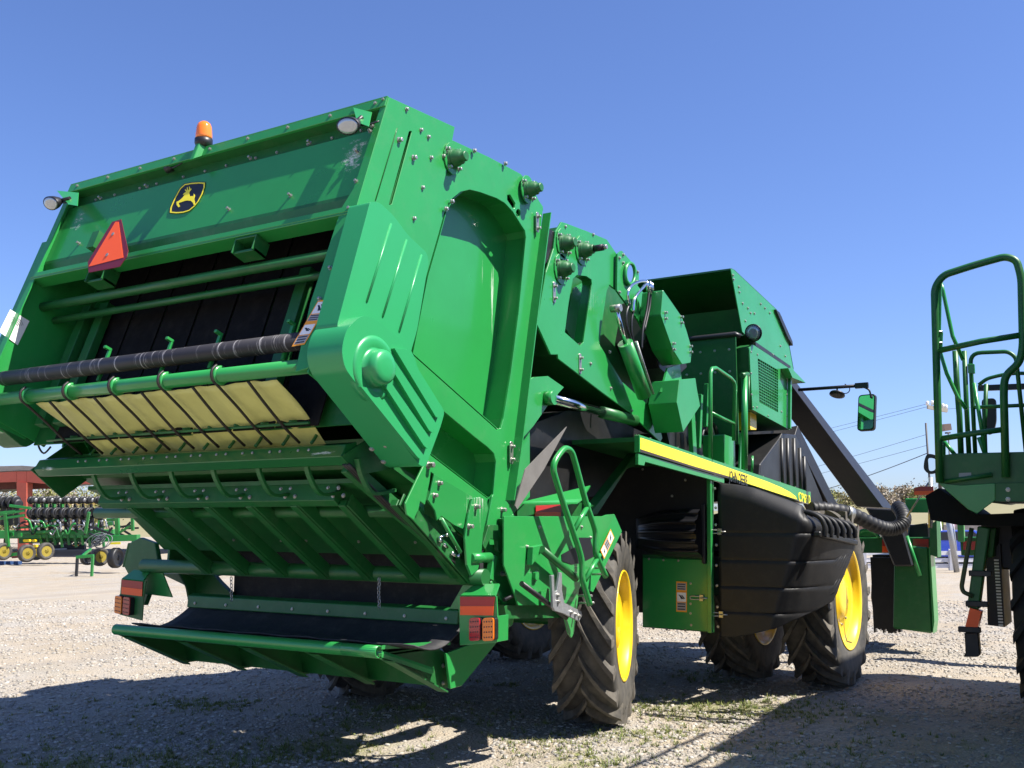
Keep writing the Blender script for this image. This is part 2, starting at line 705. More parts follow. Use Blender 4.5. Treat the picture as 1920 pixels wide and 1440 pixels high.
def scatter_pts(n, dmin, dmax, power=1.0):
    """points spread over the part of the yard in view: distance along the view, offset across"""
    u = rng.random(n)
    d = dmin * (dmax / dmin) ** (u ** power)
    lat = (rng.random(n) - .5) * 1.16 * d
    x = FH.x * d + RT.x * lat
    y = FH.y * d + RT.y * lat
    return x, y, d


# loose stones
NS = 78000
sx, sy, sd = scatter_pts(NS, 5.6, 24, 1.15)
ssz = .004 + .017 * rng.random(NS) ** 2.8 + .0006 * (sd - 5)
patch = np.sin(sx * 1.1 + 2 * np.sin(sy * .7)) + np.sin(sy * 1.9 + sx * .4) + .8 * np.sin(sx * 3.1 - sy * 2.2)
keep = (patch > -1.0) | (rng.random(NS) < .3)
sx, sy, ssz = sx[keep], sy[keep], ssz[keep]
NS = len(sx)
base = np.array([(1, 0, 0), (0, 1, 0), (-1, 0, 0), (0, -1, 0), (.6, .6, .62), (-.6, .55, .7), (-.55, -.6, .6), (.6, -.6, .66), (0, 0, -.5)])
faces = np.array([(0, 1, 4), (1, 2, 5), (2, 3, 6), (3, 0, 7), (0, 4, 7), (1, 5, 4), (2, 6, 5), (3, 7, 6), (4, 5, 6), (4, 6, 7)])
nb_ = len(base)
ang = rng.random(NS) * 6.283
ca, sa_ = np.cos(ang), np.sin(ang)
jit = 1 + (rng.random((NS, nb_, 3)) - .5) * .6
P = base[None] * jit * ssz[:, None, None] * np.stack([1 + .5 * rng.random(NS), .8 + .3 * rng.random(NS), .5 + .5 * rng.random(NS)], 1)[:, None, :]
Q = np.empty_like(P)
Q[..., 0] = P[..., 0] * ca[:, None] - P[..., 1] * sa_[:, None] + sx[:, None]
Q[..., 1] = P[..., 0] * sa_[:, None] + P[..., 1] * ca[:, None] + sy[:, None]
Q[..., 2] = P[..., 2] + (hgt(sx, sy) + .1 * ssz)[:, None]


def fast_mesh(name, verts, faces, m, kind='stuff'):
    me = bpy.data.meshes.new(name)
    n, k = len(faces), faces.shape[1]
    me.vertices.add(len(verts))
    me.vertices.foreach_set('co', verts.astype(np.float32).ravel())
    me.loops.add(n * k)
    me.loops.foreach_set('vertex_index', faces.astype(np.int32).ravel())
    me.polygons.add(n)
    me.polygons.foreach_set('loop_start', np.arange(0, n * k, k, dtype=np.int32))
    me.polygons.foreach_set('loop_total', np.full(n, k, dtype=np.int32))
    me.update()
    me.validate()
    me.materials.append(m)
    o = bpy.data.objects.new(name, me)
    C.objects.link(o)
    if kind:
        o['kind'] = kind
    return o


def island_mat(name, cols, rough=.9, trans=0):
    m = bpy.data.materials.new(name)
    m.use_nodes = True
    t = m.node_tree
    b = t.nodes['Principled BSDF']
    b.inputs['Roughness'].default_value = rough
    b.inputs['Specular IOR Level'].default_value = .2
    g = t.nodes.new('ShaderNodeNewGeometry')
    r = t.nodes.new('ShaderNodeValToRGB')
    el = r.color_ramp.elements
    el[0].color, el[1].color = (*cols[0], 1), (*cols[-1], 1)
    for i, c in enumerate(cols[1:-1]):
        e = el.new((i + 1) / (len(cols) - 1))
        e.color = (*c, 1)
    t.links.new(g.outputs['Random Per Island'], r.inputs[0])
    t.links.new(r.outputs[0], b.inputs['Base Color'])
    return m


STONES = island_mat('stones', [(.19, .18, .165), (.33, .305, .27), (.27, .245, .21), (.46, .43, .38), (.32, .265, .20), (.38, .36, .335)])
st_f = (faces[None] + (np.arange(NS) * nb_)[:, None, None]).reshape(-1, 3)
o = fast_mesh('gravel', Q.reshape(-1, 3), st_f, STONES)
tag(o, 'loose grey and tan gravel scattered over the yard', 'gravel')

# grass: short blades in patches
gsx, gsy = [], []
spots = [((395, 1318), .35, 900, 1), ((330, 1312), .25, 350, 1), ((120, 1425), .9, 2600, 1), ((300, 1438), .5, 900, 1), ((780, 1330), .07, 130, 1.6), ((840, 1345), .10, 160, 1.2), ((720, 1325), .06, 60, 1), ((948, 1283), .09, 150, 1), ((900, 1275), .05, 40, 1),
         ((1010, 1395), .4, 600, 1), ((1190, 1380), .45, 1300, 1), ((1300, 1330), .6, 1500, 1), ((1400, 1330), .55, 1400, 1), ((1230, 1320), .3, 600, 1), ((1130, 1430), .35, 700, 1), ((1345, 1262), .3, 300, 1.2), ((1310, 1270), .2, 150, 1.2), ((1500, 1330), .5, 700, 1),
         ((620, 1390), .6, 900, 1), ((700, 1340), .5, 700, 1), ((560, 1420), .5, 900, 1), ((1450, 1410), .6, 700, .9), ((880, 1330), .3, 250, 1), ((980, 1352), .25, 200, 1), ((200, 1320), .5, 300, .9), ((480, 1435), .3, 500, 1), ((1650, 1400), .7, 500, .9), ((870, 1425), .3, 150, 1)]
bl = []
lean_ = []


def tuft(x, y, hs, k):
    r0 = .012 + .03 * rng.random()
    for q in range(k):
        a, r = rng.random() * 6.283, r0 * rng.random() ** .7
        bl.append((x + math.cos(a) * r, y + math.sin(a) * r, hs * (.6 + .8 * rng.random())))
        lean_.append(a + rng.normal() * .5)


for (px, py), rad, n, hs in spots:
    c = on_z(px, py)
    nt_ = max(3, n // 9)
    a = rng.normal(size=(nt_, 2)) * rad * (.7 if n > 300 else 1)
    for i in range(nt_):
        tuft(c.x + a[i, 0], c.y + a[i, 1], hs, int(8 + 12 * rng.random()))
ax_, ay_, ad_ = scatter_pts(420, 5.6, 12, 1)
pm = np.sin(ax_ * 1.3 + 1.5 * np.sin(ay_ * 1.1 + 2)) + np.sin(ay_ * 2.1 - ax_ * .9)
for i in range(420):
    if pm[i] > .3:
        tuft(ax_[i], ay_[i], .8, 9)
bl = np.array(bl)
nb2 = len(bl)
hh = (.012 + .030 * rng.random(nb2) ** 1.4) * bl[:, 2]
wv = .0022 + .002 * rng.random(nb2)
an = np.array(lean_)
ln_ = .3 + 1.1 * rng.random(nb2)
dx, dy = np.cos(an), np.sin(an)
gz0 = hgt(bl[:, 0], bl[:, 1]) - .004
vv = np.empty((nb2, 5, 3))
vv[:, 0] = np.stack([bl[:, 0] - dy * wv, bl[:, 1] + dx * wv, gz0], 1)
vv[:, 1] = np.stack([bl[:, 0] + dy * wv, bl[:, 1] - dx * wv, gz0], 1)
mx_ = bl[:, 0] + dx * hh * ln_ * .35
my_ = bl[:, 1] + dy * hh * ln_ * .35
vv[:, 2] = np.stack([mx_ + dy * wv * .8, my_ - dx * wv * .8, gz0 + hh * .6], 1)
vv[:, 3] = np.stack([mx_ - dy * wv * .8, my_ + dx * wv * .8, gz0 + hh * .6], 1)
vv[:, 4] = np.stack([bl[:, 0] + dx * hh * ln_, bl[:, 1] + dy * hh * ln_, gz0 + hh], 1)
gf = np.array([(0, 1, 2), (0, 2, 3), (3, 2, 4)])
GRASSM = island_mat('grass_blades', [(.07, .11, .025), (.13, .17, .045), (.22, .23, .08), (.10, .14, .03), (.32, .28, .13)])
o = fast_mesh('grass', vv.reshape(-1, 3), (gf[None] + (np.arange(nb2) * 5)[:, None, None]).reshape(-1, 3), GRASSM)
tag(o, 'short patchy grass growing through the gravel', 'grass')


# ================================================================== THE COTTON PICKER
XS = -4.03            # outer right face of the module chamber
XC = -5.71            # centre line
XL = 2 * XC - XS      # outer left face
picker = thing('cotton_picker', 'large green cotton picker with yellow wheels, seen from its open module chamber', 'cotton picker', (XC, 8.6, GZ), world=True)


def mir(p):
    return V((2 * XC - p[0], p[1], p[2]))


def mirl(l):
    return [mir(p) for p in l]


# ---- frame of the rear gate: s runs down the sloping rear face, n points out of it
P0 = on_x(730, 183, XS)
P1 = on_x(580, 690, XS)
GD = (P1 - P0).normalized()
GN = V((0, GD.z, -GD.y))
GL = (P1 - P0).length


def gp(x, s, n=0.0):
    q = P0 + GD * s + GN * n
    return V((x, q.y, q.z))


def gpx(px, py, n=0.0):
    r = ray(px, py)
    o = P0 + GN * n
    return EYEP + r * ((o - EYEP).dot(GN) / r.dot(GN))


def gbox(b, x0, x1, s0, s1, n0, n1):
    return b.hexa([gp(x0, s0, n0), gp(x1, s0, n0), gp(x1, s1, n0), gp(x0, s1, n0), gp(x0, s0, n1), gp(x1, s0, n1), gp(x1, s1, n1), gp(x0, s1, n1)])


EX = V((1, 0, 0))
# side plates of the gate (right one with slots and bolts)
gate_r = [gp(XS, -0.005), on_x(853, 238, XS), on_x(838, 320, XS), on_x(822, 385, XS), on_x(806, 455, XS), on_x(790, 560, XS), on_x(770, 660, XS), on_x(700, 800, XS), gp(XS, GL + 0.03)]
slot = lambda a, b, wd: fillet([on_x(a[0] - wd, a[1], XS), on_x(a[0] + wd, a[1], XS), on_x(b[0] + wd, b[1], XS), on_x(b[0] - wd, b[1], XS)], 0.01, 2)
b = MB().plate(gate_r, (-0.012, 0, 0), [slot((770, 246), (732, 384), 2.6)])
gside = b.build('gate_side_plate', GREEN, picker, 0.003)
b = MB()
for p in [(762, 205), (748, 263), (775, 296), (789, 244), (803, 257), (808, 296), (831, 293), (792, 352), (776, 410)]:
    b.bolt(on_x(*p, XS), EX, 0.013 if p[0] not in (748, 775) else 0.018, 0.03 if p[0] in (748, 775) else 0.018)
b.build('bolt_heads', STEEL, gside, kind='stuff')
b = MB()
b.beam(on_x(766, 258, XS - 0.03), on_x(728, 384, XS - 0.03), 0.02, 0.03, EX)
b.build('slider_bar', GREEN_SHADED, gside)
b = MB().tube([on_x(745, 240, XS + 0.002), on_x(742, 250, XS + 0.002), on_x(704, 376, XS + 0.002)], 0.004, 6)
b.build('seam', GREEN_SHADED, gside)
b = MB().plate(mirl(gate_r), (0.012, 0, 0))
gsl = b.build('gate_side_plate', GREEN, picker, 0.003)
b = MB()
gbox(b, XL - 0.14, XL - 0.005, 0.5, GL + 0.1, -0.5, -0.03)
b.build('gate_side_cover', GREEN, picker, 0.02)
# rear return flanges
b = MB()
b.plate([gp(XS - 0.002, 0.0, 0.004), gp(XS - 0.002, GL, 0.004), gp(XS - 0.10, GL + 0.02, 0.004), gp(XS - 0.15, 1.55, 0.004), gp(XS - 0.13, 0.86, 0.004), gp(XS - 0.075, 0.72, 0.004), gp(XS - 0.06, 0.25, 0.004), gp(XS - 0.05, 0.0, 0.004)], GN * -0.01)
fl = b.build('corner_flange', GREEN, picker, 0.002)
b = MB()
for p in [(698, 236), (694, 246), (720, 188), (668, 340), (655, 391), (620, 503), (600, 561)]:
    b.bolt(gpx(*p, 0.004), GN, 0.012, 0.02)
b.build('bolt_heads', STEEL, fl, kind='stuff')
b = MB()
b.plate([gp(XL + 0.002, 0.0, 0.004), gp(XL + 0.002, GL, 0.004), gp(XL + 0.07, GL, 0.004), gp(XL + 0.07, 0.0, 0.004)], GN * -0.01)
b.build('corner_flange', GREEN, picker, 0.002)

# top panel with its lips
XI0, XI1 = XL + 0.015, XS - 0.02
b = MB()
gbox(b, XI0, XI1, 0.20, 0.715, -0.062, -0.05)
gtop = b.build('top_panel', SCUFF_REAR, picker)
b = MB()
for p in [(470, 297), (581, 268), (276, 350), (189, 372), (149, 457), (430, 393), (545, 367), (670, 285)]:
    q = gpx(*p, -0.05)
    if XI0 < q.x < XI1:
        b.bolt(q, GN, 0.012, 0.03)
b.build('bolt_heads', STEEL, gtop, kind='stuff')
b = MB()
gbox(b, XI0 - 0.01, XI1 + 0.012, 0.0, 0.075, -0.012, 0.012)
gbox(b, XI0 - 0.01, XI1 + 0.012, -0.012, 0.0, -0.30, 0.012)
toplip = b.build('top_lip', GREEN, picker, 0.003)
b = MB()
for x in np.linspace(XI0 + 0.1, XI1 - 0.08, 9):
    b.bolt(gp(x, 0.03, 0.012), GN, 0.011, 0.012)
b.build('bolt_heads', STEEL, toplip, kind='stuff')
b = MB()
gbox(b, XI0, XI1, 0.075, 0.21, -0.10, -0.085)
gbox(b, XI0, XI1, 0.06, 0.075, -0.10, -0.01)
topch = b.build('top_channel', GREEN_SHADED, picker)
b = MB()
for x in np.linspace(XI0 + 0.3, XI1 - 0.2, 12):
    b.bolt(gp(x + random.uniform(-.05, .05), 0.14, -0.085), GN, 0.010, 0.012)
b.build('bolt_heads', STEEL, topch, kind='stuff')
b = MB()
b.plate([gp(XI0, 0.715, -0.05), gp(XI0, 0.715, -0.062), gp(XI0, 0.88, -0.135), gp(XI0, 0.895, -0.12), gp(XI0, 0.74, -0.052)], (XI1 - XI0, 0, 0))
lowch = b.build('lower_channel', GREEN_SHADED, picker)
b = MB()
gbox(b, XI0, XI1 - 0.03, 0.865, 0.92, -0.115, 0.008)
gbox(b, XI0, XI1 - 0.03, 0.862, 0.905, 0.0, 0.012)
b.build('lower_lip', GREEN, picker, 0.003)
b = MB()
for x in np.linspace(XI0 + 0.25, XI1 - 0.3, 11):
    b.bolt(gp(x, 0.80, -0.088), GN, 0.012, 0.01)
b.build('bolt_heads', STEEL, lowch, kind='stuff')
b = MB()
for x in np.linspace(XI0 + 0.4, XI1 - 0.1, 8):
    b.lathe([(-0.004, 0.012), (0.003, 0.012)], gp(x, 0.83, -0.10), GN, 8, False)
b.build('drain_holes', INK, lowch, kind='stuff')

# emblem: black shield, yellow rim, leaping deer
SH = [(1270, 1000), (1273, 965), (1300, 900), (1335, 835), (1352, 808), (1385, 778), (1440, 768), (1500, 764), (1542, 766), (1541, 800), (1522, 855), (1490, 915), (1462, 950), (1420, 985), (1370, 1000), (1320, 1004)]
z1 = lambda p: (p[0] / 4, 150 + p[1] / 4)
cxy = (1405, 885)
shr = lambda k: [(cxy[0] + (x - cxy[0]) * k, cxy[1] + (y - cxy[1]) * k) for x, y in SH]
emb = MB().plate([gpx(*z1(p), -0.048) for p in SH], GN * 0.003).build('emblem', INK, picker)
b = MB().plate([gpx(*z1(p), -0.044) for p in shr(0.965)], GN * 0.0015, [[gpx(*z1(p), -0.044) for p in shr(0.895)]])
b.build('emblem_rim', DECAL, emb)
DEER = [(1324, 915), (1345, 905), (1368, 885), (1388, 858), (1372, 862), (1380, 850), (1398, 838), (1386, 826), (1392, 820), (1404, 830), (1402, 806), (1408, 804), (1412, 826), (1420, 824), (1418, 800), (1424, 800), (1428, 820), (1434, 812), (1436, 822), (1424, 836), (1420, 850), (1424, 872), (1446, 872), (1454, 866), (1452, 852), (1462, 862), (1460, 880), (1456, 892), (1462, 920), (1466, 942), (1458, 946), (1448, 922), (1432, 906), (1408, 904), (1388, 906), (1362, 916), (1342, 922), (1340, 930), (1350, 948), (1340, 956), (1326, 938)]
b = MB().plate([gpx(*z1(p), -0.044) for p in DEER], GN * 0.0015)
b.build('deer', DECAL, emb)

# slow vehicle triangle on its bracket
tri_o = [(210, 416), (227, 411), (240, 470), (238, 480), (224, 500), (166, 511), (164.5, 491)]
tri_i = [(216.5, 416), (222.5, 416), (231.5, 483), (166.5, 500)]
NT = 0.16
b = MB().plate([gpx(*p, NT) for p in tri_o], GN * -0.004)
tri = b.build('slow_vehicle_triangle', REDBORDER, picker, label='red and orange warning triangle')
MB().plate([gpx(*p, NT + 0.001) for p in tri_i], GN * 0.0015).build('orange_field', ORANGE, tri)
b = MB()
for p in [(212, 439), (201, 478)]:
    b.bolt(gpx(*p, NT + 0.002), GN, 0.012, 0.006)
b.build('bolt_heads', STEEL, tri, kind='stuff')
b = MB()
q = gpx(205, 470, 0.0)
gbox(b, q.x - 0.04, q.x + 0.04, 0.72, 0.86, -0.05, NT - 0.005)
b.build('triangle_bracket', GREEN_SHADED, picker)


# work lamps at the two top corners
def work_lamp(px, py, axis, quad):
    c = gpx(px, py, 0.15)
    axis = V(axis).normalized()
    lb = MB().plate([gpx(*quad[0], 0.02), gpx(*quad[1], 0.02), gpx(*quad[2], 0.14), gpx(*quad[3], 0.14)], GN * -0.006).build('lamp_bracket', GREEN, picker, 0.002)
    bd = MB().lathe([(-0.075, 0.03), (-0.07, 0.055), (-0.03, 0.085), (0.0, 0.095), (0.006, 0.095), (0.006, 0.0)], c, axis, 24)
    ln = MB().lathe([(0.005, 0.088), (0.012, 0.075), (0.017, 0.045), (0.018, 0.0)], c, axis, 24)
    sq = (V((0.12, 0, 1)) - axis * axis.dot(V((0.12, 0, 1)))).normalized()
    for m_ in (bd, ln):
        m_.v = [p - sq * ((p - c).dot(sq) * 0.40) for p in m_.v]
    q = sum((gpx(*k, 0.1) for k in quad), V((0, 0, 0))) / 4
    bd.tube([c - axis * 0.05, q], 0.016, 6)
    l = bd.build('work_lamp', BLACK, picker)
    ln.build('lamp_lens', GLASS, l)
    MB().tube(smooth_path([c - axis * .06, c + V((.10, .05, .0)), c + V((.17, .10, .03))], 4), .006, 6).build('lamp_cable', BLACK, l)


work_lamp(653, 236, (-0.05, -0.80, -0.45), [(662, 201), (697, 210), (691, 237), (669, 229)])
work_lamp(96, 381, (-0.05, -0.80, -0.45), [(106, 357), (147, 361), (145, 386), (128, 383)])

# amber beacon on its stalk
bc = gpx(381, 285, -0.01)
pz = on_y(381, 228, bc.y).z
b = MB()
b.tube([bc + V((0, 0, -0.02)), bc + V((0, 0, 0.035))], 0.022, 10)
b.lathe([(0.03, 0.03), (0.04, 0.055), (0.065, 0.066), (0.098, 0.066), (0.10, 0.06)], bc, (0, 0, 1), 20)
beac = b.build('beacon', BLACK, picker)
hh = pz - bc.z
b = MB().lathe([(0.10, 0.061), (0.12, 0.062), (hh - 0.05, 0.056), (hh - 0.022, 0.046), (hh - 0.006, 0.026), (hh, 0.0)], bc, (0, 0, 1), 20)
b.build('beacon_lens', AMBER, beac)
b = MB()
b.hexa([gp(bc.x - 0.05, -0.005, -0.06), gp(bc.x + 0.05, -0.005, -0.06), gp(bc.x + 0.02, 0.14, 0.06), gp(bc.x - 0.02, 0.14, 0.06),
        gp(bc.x - 0.05, -0.03, -0.06), gp(bc.x + 0.05, -0.03, -0.06), gp(bc.x + 0.02, -0.02, 0.06), gp(bc.x - 0.02, -0.02, 0.06)])
b.build('beacon_bracket', GREEN, beac, 0.004)
b = MB()
pj = gpx(318, 315, -0.03)
b.lathe([(-0.03, 0.035), (0.03, 0.035)], pj, (1, 0.2, 0.3), 10)
b.tube(smooth_path([pj, pj + V((0.1, -0.03, -0.02)), pj + V((0.22, -0.02, 0.02)), bc + V((-.02, 0, 0.02))]), 0.006, 6)
b.build('wiring_plug', BLACK, picker)

# inside of the gate: belts at the back, tubes and brackets across the opening
b = MB()
XB0, XB1 = XL + 0.35, XS - 0.30
nb = 7
BELT = mat('black_belt', (0.007, 0.007, 0.008), 0.85, spec=0.2, var=0.4, vscale=8, dust=0.05)
wdt = (XB1 - XB0) / nb
for i in range(nb):
    bb = MB()
    gbox(bb, XB0 + i * wdt + 0.012, XB0 + (i + 1) * wdt - 0.012, 0.35, GL + 0.12, -0.50, -0.49)
    bb.build('belt', BELT, picker)
b = MB()
gbox(b, XL + 0.014, XS - 0.014, 0.0, GL + 0.1, -0.56, -0.55)
b.build('gate_back_wall', GREEN_SHADED, picker)
for nm, a, e, nn, rr in (('cross_tube', (57, 580), (622, 482), -0.18, 0.036), ('cross_tube', (103, 601), (612, 521), -0.30, 0.028)):
    p, q = gpx(*a, nn), gpx(*e, nn)
    q = V((q.x, p.y, p.z)) if False else q
    MB().tube([p, V((XS - 0.02, p.y, p.z))], rr, 12).build(nm, GREEN_SHADED, picker)
for px, py in ((472, 455), (190, 522)):
    x = gpx(px, py, -0.06).x
    b = MB()
    gbox(b, x - 0.10, x + 0.10, 0.925, 0.94, -0.13, 0.0)
    gbox(b, x - 0.10, x - 0.09, 0.94, 1.04, -0.13, 0.0)
    gbox(b, x + 0.09, x + 0.10, 0.94, 1.04, -0.13, 0.0)
    gbox(b, x - 0.10, x + 0.10, 1.02, 1.04, -0.13, -0.02)
    b.build('inner_bracket', GREEN_SHADED, picker, 0.002)
for x in (XL + 0.22, XL + 0.45, XS - 0.75):
    b = MB()
    gbox(b, x - 0.05, x + 0.05, 0.95, GL, -0.47, -0.40)
    b.build('inner_post', GREEN_SHADED, picker, 0.003)
for px in (210, 320, 407, 538):
    b = MB()
    x = gpx(px, 640, -0.1).x
    gbox(b, x - 0.012, x + 0.012, 1.62, 1.86, -0.12, -0.10)
    gbox(b, x - 0.012, x + 0.012, 1.60, 1.62, -0.12, -0.06)
    b.build('belt_guide', GREEN, picker, 0.002)
# white inspection sticker on the left plate
lx = XL + 0.016
st = [on_x(19, 580, lx), on_x(55, 602, lx), on_x(33, 647, lx), on_x(-2, 622, lx)]
s0 = MB().plate(st, (0.002, 0, 0)).build('white_sticker', WHITE, picker)
b = MB()
c0 = (st[0] + st[1] + st[2] + st[3]) / 4 + V((0.004, 0, 0))
for r in (0.03, 0.045, 0.06, 0.075):
    b.tube([c0 + V((0, r * math.cos(a), r * math.sin(a))) for a in np.linspace(0.3, 2.8, 10)], 0.002, 4)
b.build('sticker_print', GREY_VINYL, s0)
# warning decal on the right flange
d4 = [gpx(597, 563, 0.006), gpx(620, 562, 0.006), gpx(571, 646, 0.006), gpx(547, 650, 0.006)]
wd = MB().plate(d4, GN * 0.001).build('warning_decal', WARN, picker)


def quad_in(q, u0, u1, v0, v1, off):
    f = lambda u, v: (q[0] * (1 - u) + q[1] * u) * (1 - v) + (q[3] * (1 - u) + q[2] * u) * v + off
    return [f(u0, v0), f(u1, v0), f(u1, v1), f(u0, v1)]


def decal_fill(parent, q, nrm, rows):
    """rows: (v0, v1, kind) panels of a safety decal"""
    wb, kb, gb = MB(), MB(), MB()
    for v0, v1, kind in rows:
        if kind == 'pic':
            wb.plate(quad_in(q, 0.08, 0.92, v0, v1, nrm * 0.0012), nrm * 0.0006)
            for (a, e, wd2) in ((.2, .75, .16), (.45, .85, .1), (.3, .55, .12)):
                pt = quad_in(q, a, e, v0 + (v1 - v0) * random.uniform(.2, .4), v0 + (v1 - v0) * random.uniform(.6, .8), nrm * 0.002)
                kb.plate([pt[0], pt[0] * .7 + pt[1] * .3, pt[2], pt[2] * .7 + pt[3] * .3], nrm * 0.0006)
        elif kind == 'text':
            gb.plate(quad_in(q, 0.08, 0.92, v0, v1, nrm * 0.0012), nrm * 0.0006)
            for k in range(3):
                vv = v0 + (v1 - v0) * (k + .3) / 3
                kb.plate(quad_in(q, 0.14, 0.84, vv, vv + (v1 - v0) * .14, nrm * 0.002), nrm * 0.0006)
    if wb.v:
        wb.build('decal_picture', WHITE, parent, kind='stuff')
    if gb.v:
        gb.build('decal_panel', GREY_VINYL, parent, kind='stuff')
    kb.build('decal_print', INK, parent, kind='stuff')


decal_fill(wd, d4, GN, [(0.04, 0.3, 'pic'), (0.32, 0.46, 'text'), (0.54, 0.76, 'pic'), (0.78, 0.96, 'text')])

B1Y = 4.75
b1t, b1m, b1b = on_y(645, 833, B1Y).z, on_y(648, 855, B1Y - 0.05).z, on_y(640, 872, B1Y).z
# black roller, wrap tube with rings, spring fingers and the yellow film behind them
yr, zr = gpx(562, 640, -0.065).yz
XR1, XR0 = XS - 0.03, XL + 0.12
MB().tube([(XR0, yr, zr), (XR1, yr, zr)], 0.056, 20).build('roller', ROLLER, picker)
yt, zt = gpx(562, 688, -0.05).yz
wt = MB().tube([(XR0 - 0.1, yt, zt), (XR1 - 0.01, yt, zt)], 0.046, 18).build('wrap_tube', GREEN, picker)
xb = [on_y(px, 690, yt).x for px in (58, 137, 221, 313, 413)]
step = (xb[-1] - xb[0]) / 4
ringx = [xb[0] + step * i for i in range(5)] + [xb[0] + step * 5.0]
yb1, zb1 = on_x(650, 850, XS).yz
for k, x in enumerate(ringx[:5]):
    MB().lathe([(-0.014, 0.047), (-0.012, 0.062), (0.012, 0.062), (0.014, 0.047)], (x, yt, zt), (1, 0, 0), 20).build('tube_ring', GREEN, wt)
fx = []
for k in range(10):
    fx.append(ringx[0] + step * 0.5 * k)
fend = []
for k, x in enumerate(fx):
    f = MB()
    fe = V((x, B1Y + 0.05, b1t + 0.03))
    fs0 = V((x, yt + 0.0, zt - 0.075))
    if k % 2 == 0:
        pts = [V((x, yt - 0.03, zt + 0.062)), V((x, yt - 0.066, zt + 0.025)), V((x, yt - 0.062, zt - 0.03)), fs0, fs0.lerp(fe, .35), fs0.lerp(fe, .7) + V((0, 0, -.01)), fe]
    else:
        pts = [fs0 + V((0, .0, .02)), fs0.lerp(fe, .35), fs0.lerp(fe, .7) + V((0, 0, -.01)), fe]
    f.tube(smooth_path(pts, 4), 0.0095, 6)
    f.build('spring_finger', DARKROD, picker)
    f = MB()
    f.tube(smooth_path([(x + 0.03, yt + 0.33, zt - 0.275), (x + 0.07, yt + 0.42, zt - 0.275), (x + 0.11, yt + 0.50, zt - 0.33), (x + 0.12, B1Y + 0.03, b1t + 0.02)], 4), 0.011, 6)
    f.build('finger_guard', GREEN_SHADED, picker)
MB().tube([(fx[0] - 0.25, yt + 0.33, zt - 0.29), (fx[-1] + 0.2, yt + 0.33, zt - 0.29)], 0.010, 6).build('guard_rail', GREEN_SHADED, picker)
# film: wavy sheet just inside the fingers
b = MB()
nu, nv = 60, 12
fx0, fx1 = fx[0] + 0.02, fx[-1] + 0.20
vs_ = []
for j in range(nv + 1):
    v = j / nv
    for i in range(nu + 1):
        u = i / nu
        x = fx0 + (fx1 - fx0) * u + v * (0.08 * (1 - u) - 0.06 * u)
        wv = 0.006 * math.sin(u * 37 + v * 3) + 0.004 * math.sin(u * 91 - v * 6) + 0.016 * math.sin(u * 13 + 4 * v) * v
        y = yt + 0.045 + v * (B1Y + 0.14 - yt)
        z = zt - 0.05 - v * (zt - b1t - 0.06)
        vs_.append((x, y + wv, z + wv))
fs_ = [(j * (nu + 1) + i, j * (nu + 1) + i + 1, (j + 1) * (nu + 1) + i + 1, (j + 1) * (nu + 1) + i) for j in range(nv) for i in range(nu)]
b.add(vs_, fs_, True)
fo = b.build('wrap_film', FILM, picker)
fo.modifiers.new('thick', 'SOLIDIFY').thickness = 0.003

# underside of the gate: beams, ribs, tubes and the door sheet
def yz(px, py, x=XS):
    p = on_x(px, py, x)
    return p.y, p.z


XB1a, XB1b = XC - 1.56, XC + 1.56
prof = [(B1Y + 0.10, b1t + 0.02), (B1Y, b1t), (B1Y - 0.045, b1m), (B1Y + 0.01, b1b), (B1Y + 0.12, b1b + 0.005)]
beam1 = MB().plate([(XB1a, y, z) for y, z in prof], (XB1b - XB1a, 0, 0)).build('lower_beam', SCUFF_BEAM, picker, 0.004)
b = MB()
for x in fx:
    for dx in (-0.045, 0.045):
        b.bolt((x + dx + 0.1, B1Y - 0.008, b1t - 0.03), (0, -0.9, 0.35), 0.012, 0.016)
b.build('bolt_heads', STEEL, beam1, kind='stuff')
b = MB()
b.plate([(XB1a - 0.004, B1Y + 0.30, b1t + 0.18), (XB1a - 0.004, B1Y - 0.06, b1m), (XB1a - 0.004, B1Y + 0.22, b1b - 0.16), (XB1a - 0.004, B1Y + 0.45, b1b)], (-0.012, 0, 0))
b.build('beam_end_plate', GREEN_SHADED, picker)
b = MB()
b.plate([(XB1b + 0.004, B1Y + 0.30, b1t + 0.10), (XB1b + 0.004, B1Y - 0.06, b1m), (XB1b + 0.004, B1Y + 0.10, b1b - 0.06), (XB1b + 0.004, B1Y + 0.45, b1b)], (0.012, 0, 0))
b.build('beam_end_plate', GREEN_SHADED, picker)
B2Y = 5.1
b2t, b2m, b2b = on_y(640, 906, B2Y).z, on_y(640, 938, B2Y - 0.02).z, on_y(640, 949, B2Y + 0.03).z
prof = [(B2Y + 0.06, b2t), (B2Y, b2t), (B2Y - 0.03, b2m), (B2Y + 0.02, b2b), (B2Y + 0.08, b2b)]
XB2a, XB2b = on_y(190, 930, B2Y).x, on_y(632, 930, B2Y).x
beam2 = MB().plate([(XB2a, y, z) for y, z in prof], (XB2b - XB2a, 0, 0)).build('middle_beam', GREEN_SHADED, picker, 0.003)
b = MB()
ribx = [on_y(px, 952, B2Y).x for px in (240, 293, 372, 460, 550, 634)]
ribx = list(np.linspace(ribx[0], ribx[-1] + 0.02, 6))
for x in ribx:
    for dx in (-0.045, 0.045):
        b.bolt((x + dx - 0.06, B2Y - 0.004, b2t - 0.03), (0, -1, 0.1), 0.012, 0.012)
        b.bolt((x + dx, B2Y - 0.024, b2m + 0.03), (0, -1, 0.1), 0.012, 0.012)
b.build('bolt_heads', STEEL, beam2, kind='stuff')
T1Y, T1Z = 5.35, 1.769
T2Y, T2Z = 5.95, 1.318
MB().tube([(XC - 1.64, T1Y, T1Z), (XC + 1.64, T1Y, T1Z)], 0.042, 16).build('upper_tube', GREEN_SHADED, picker)
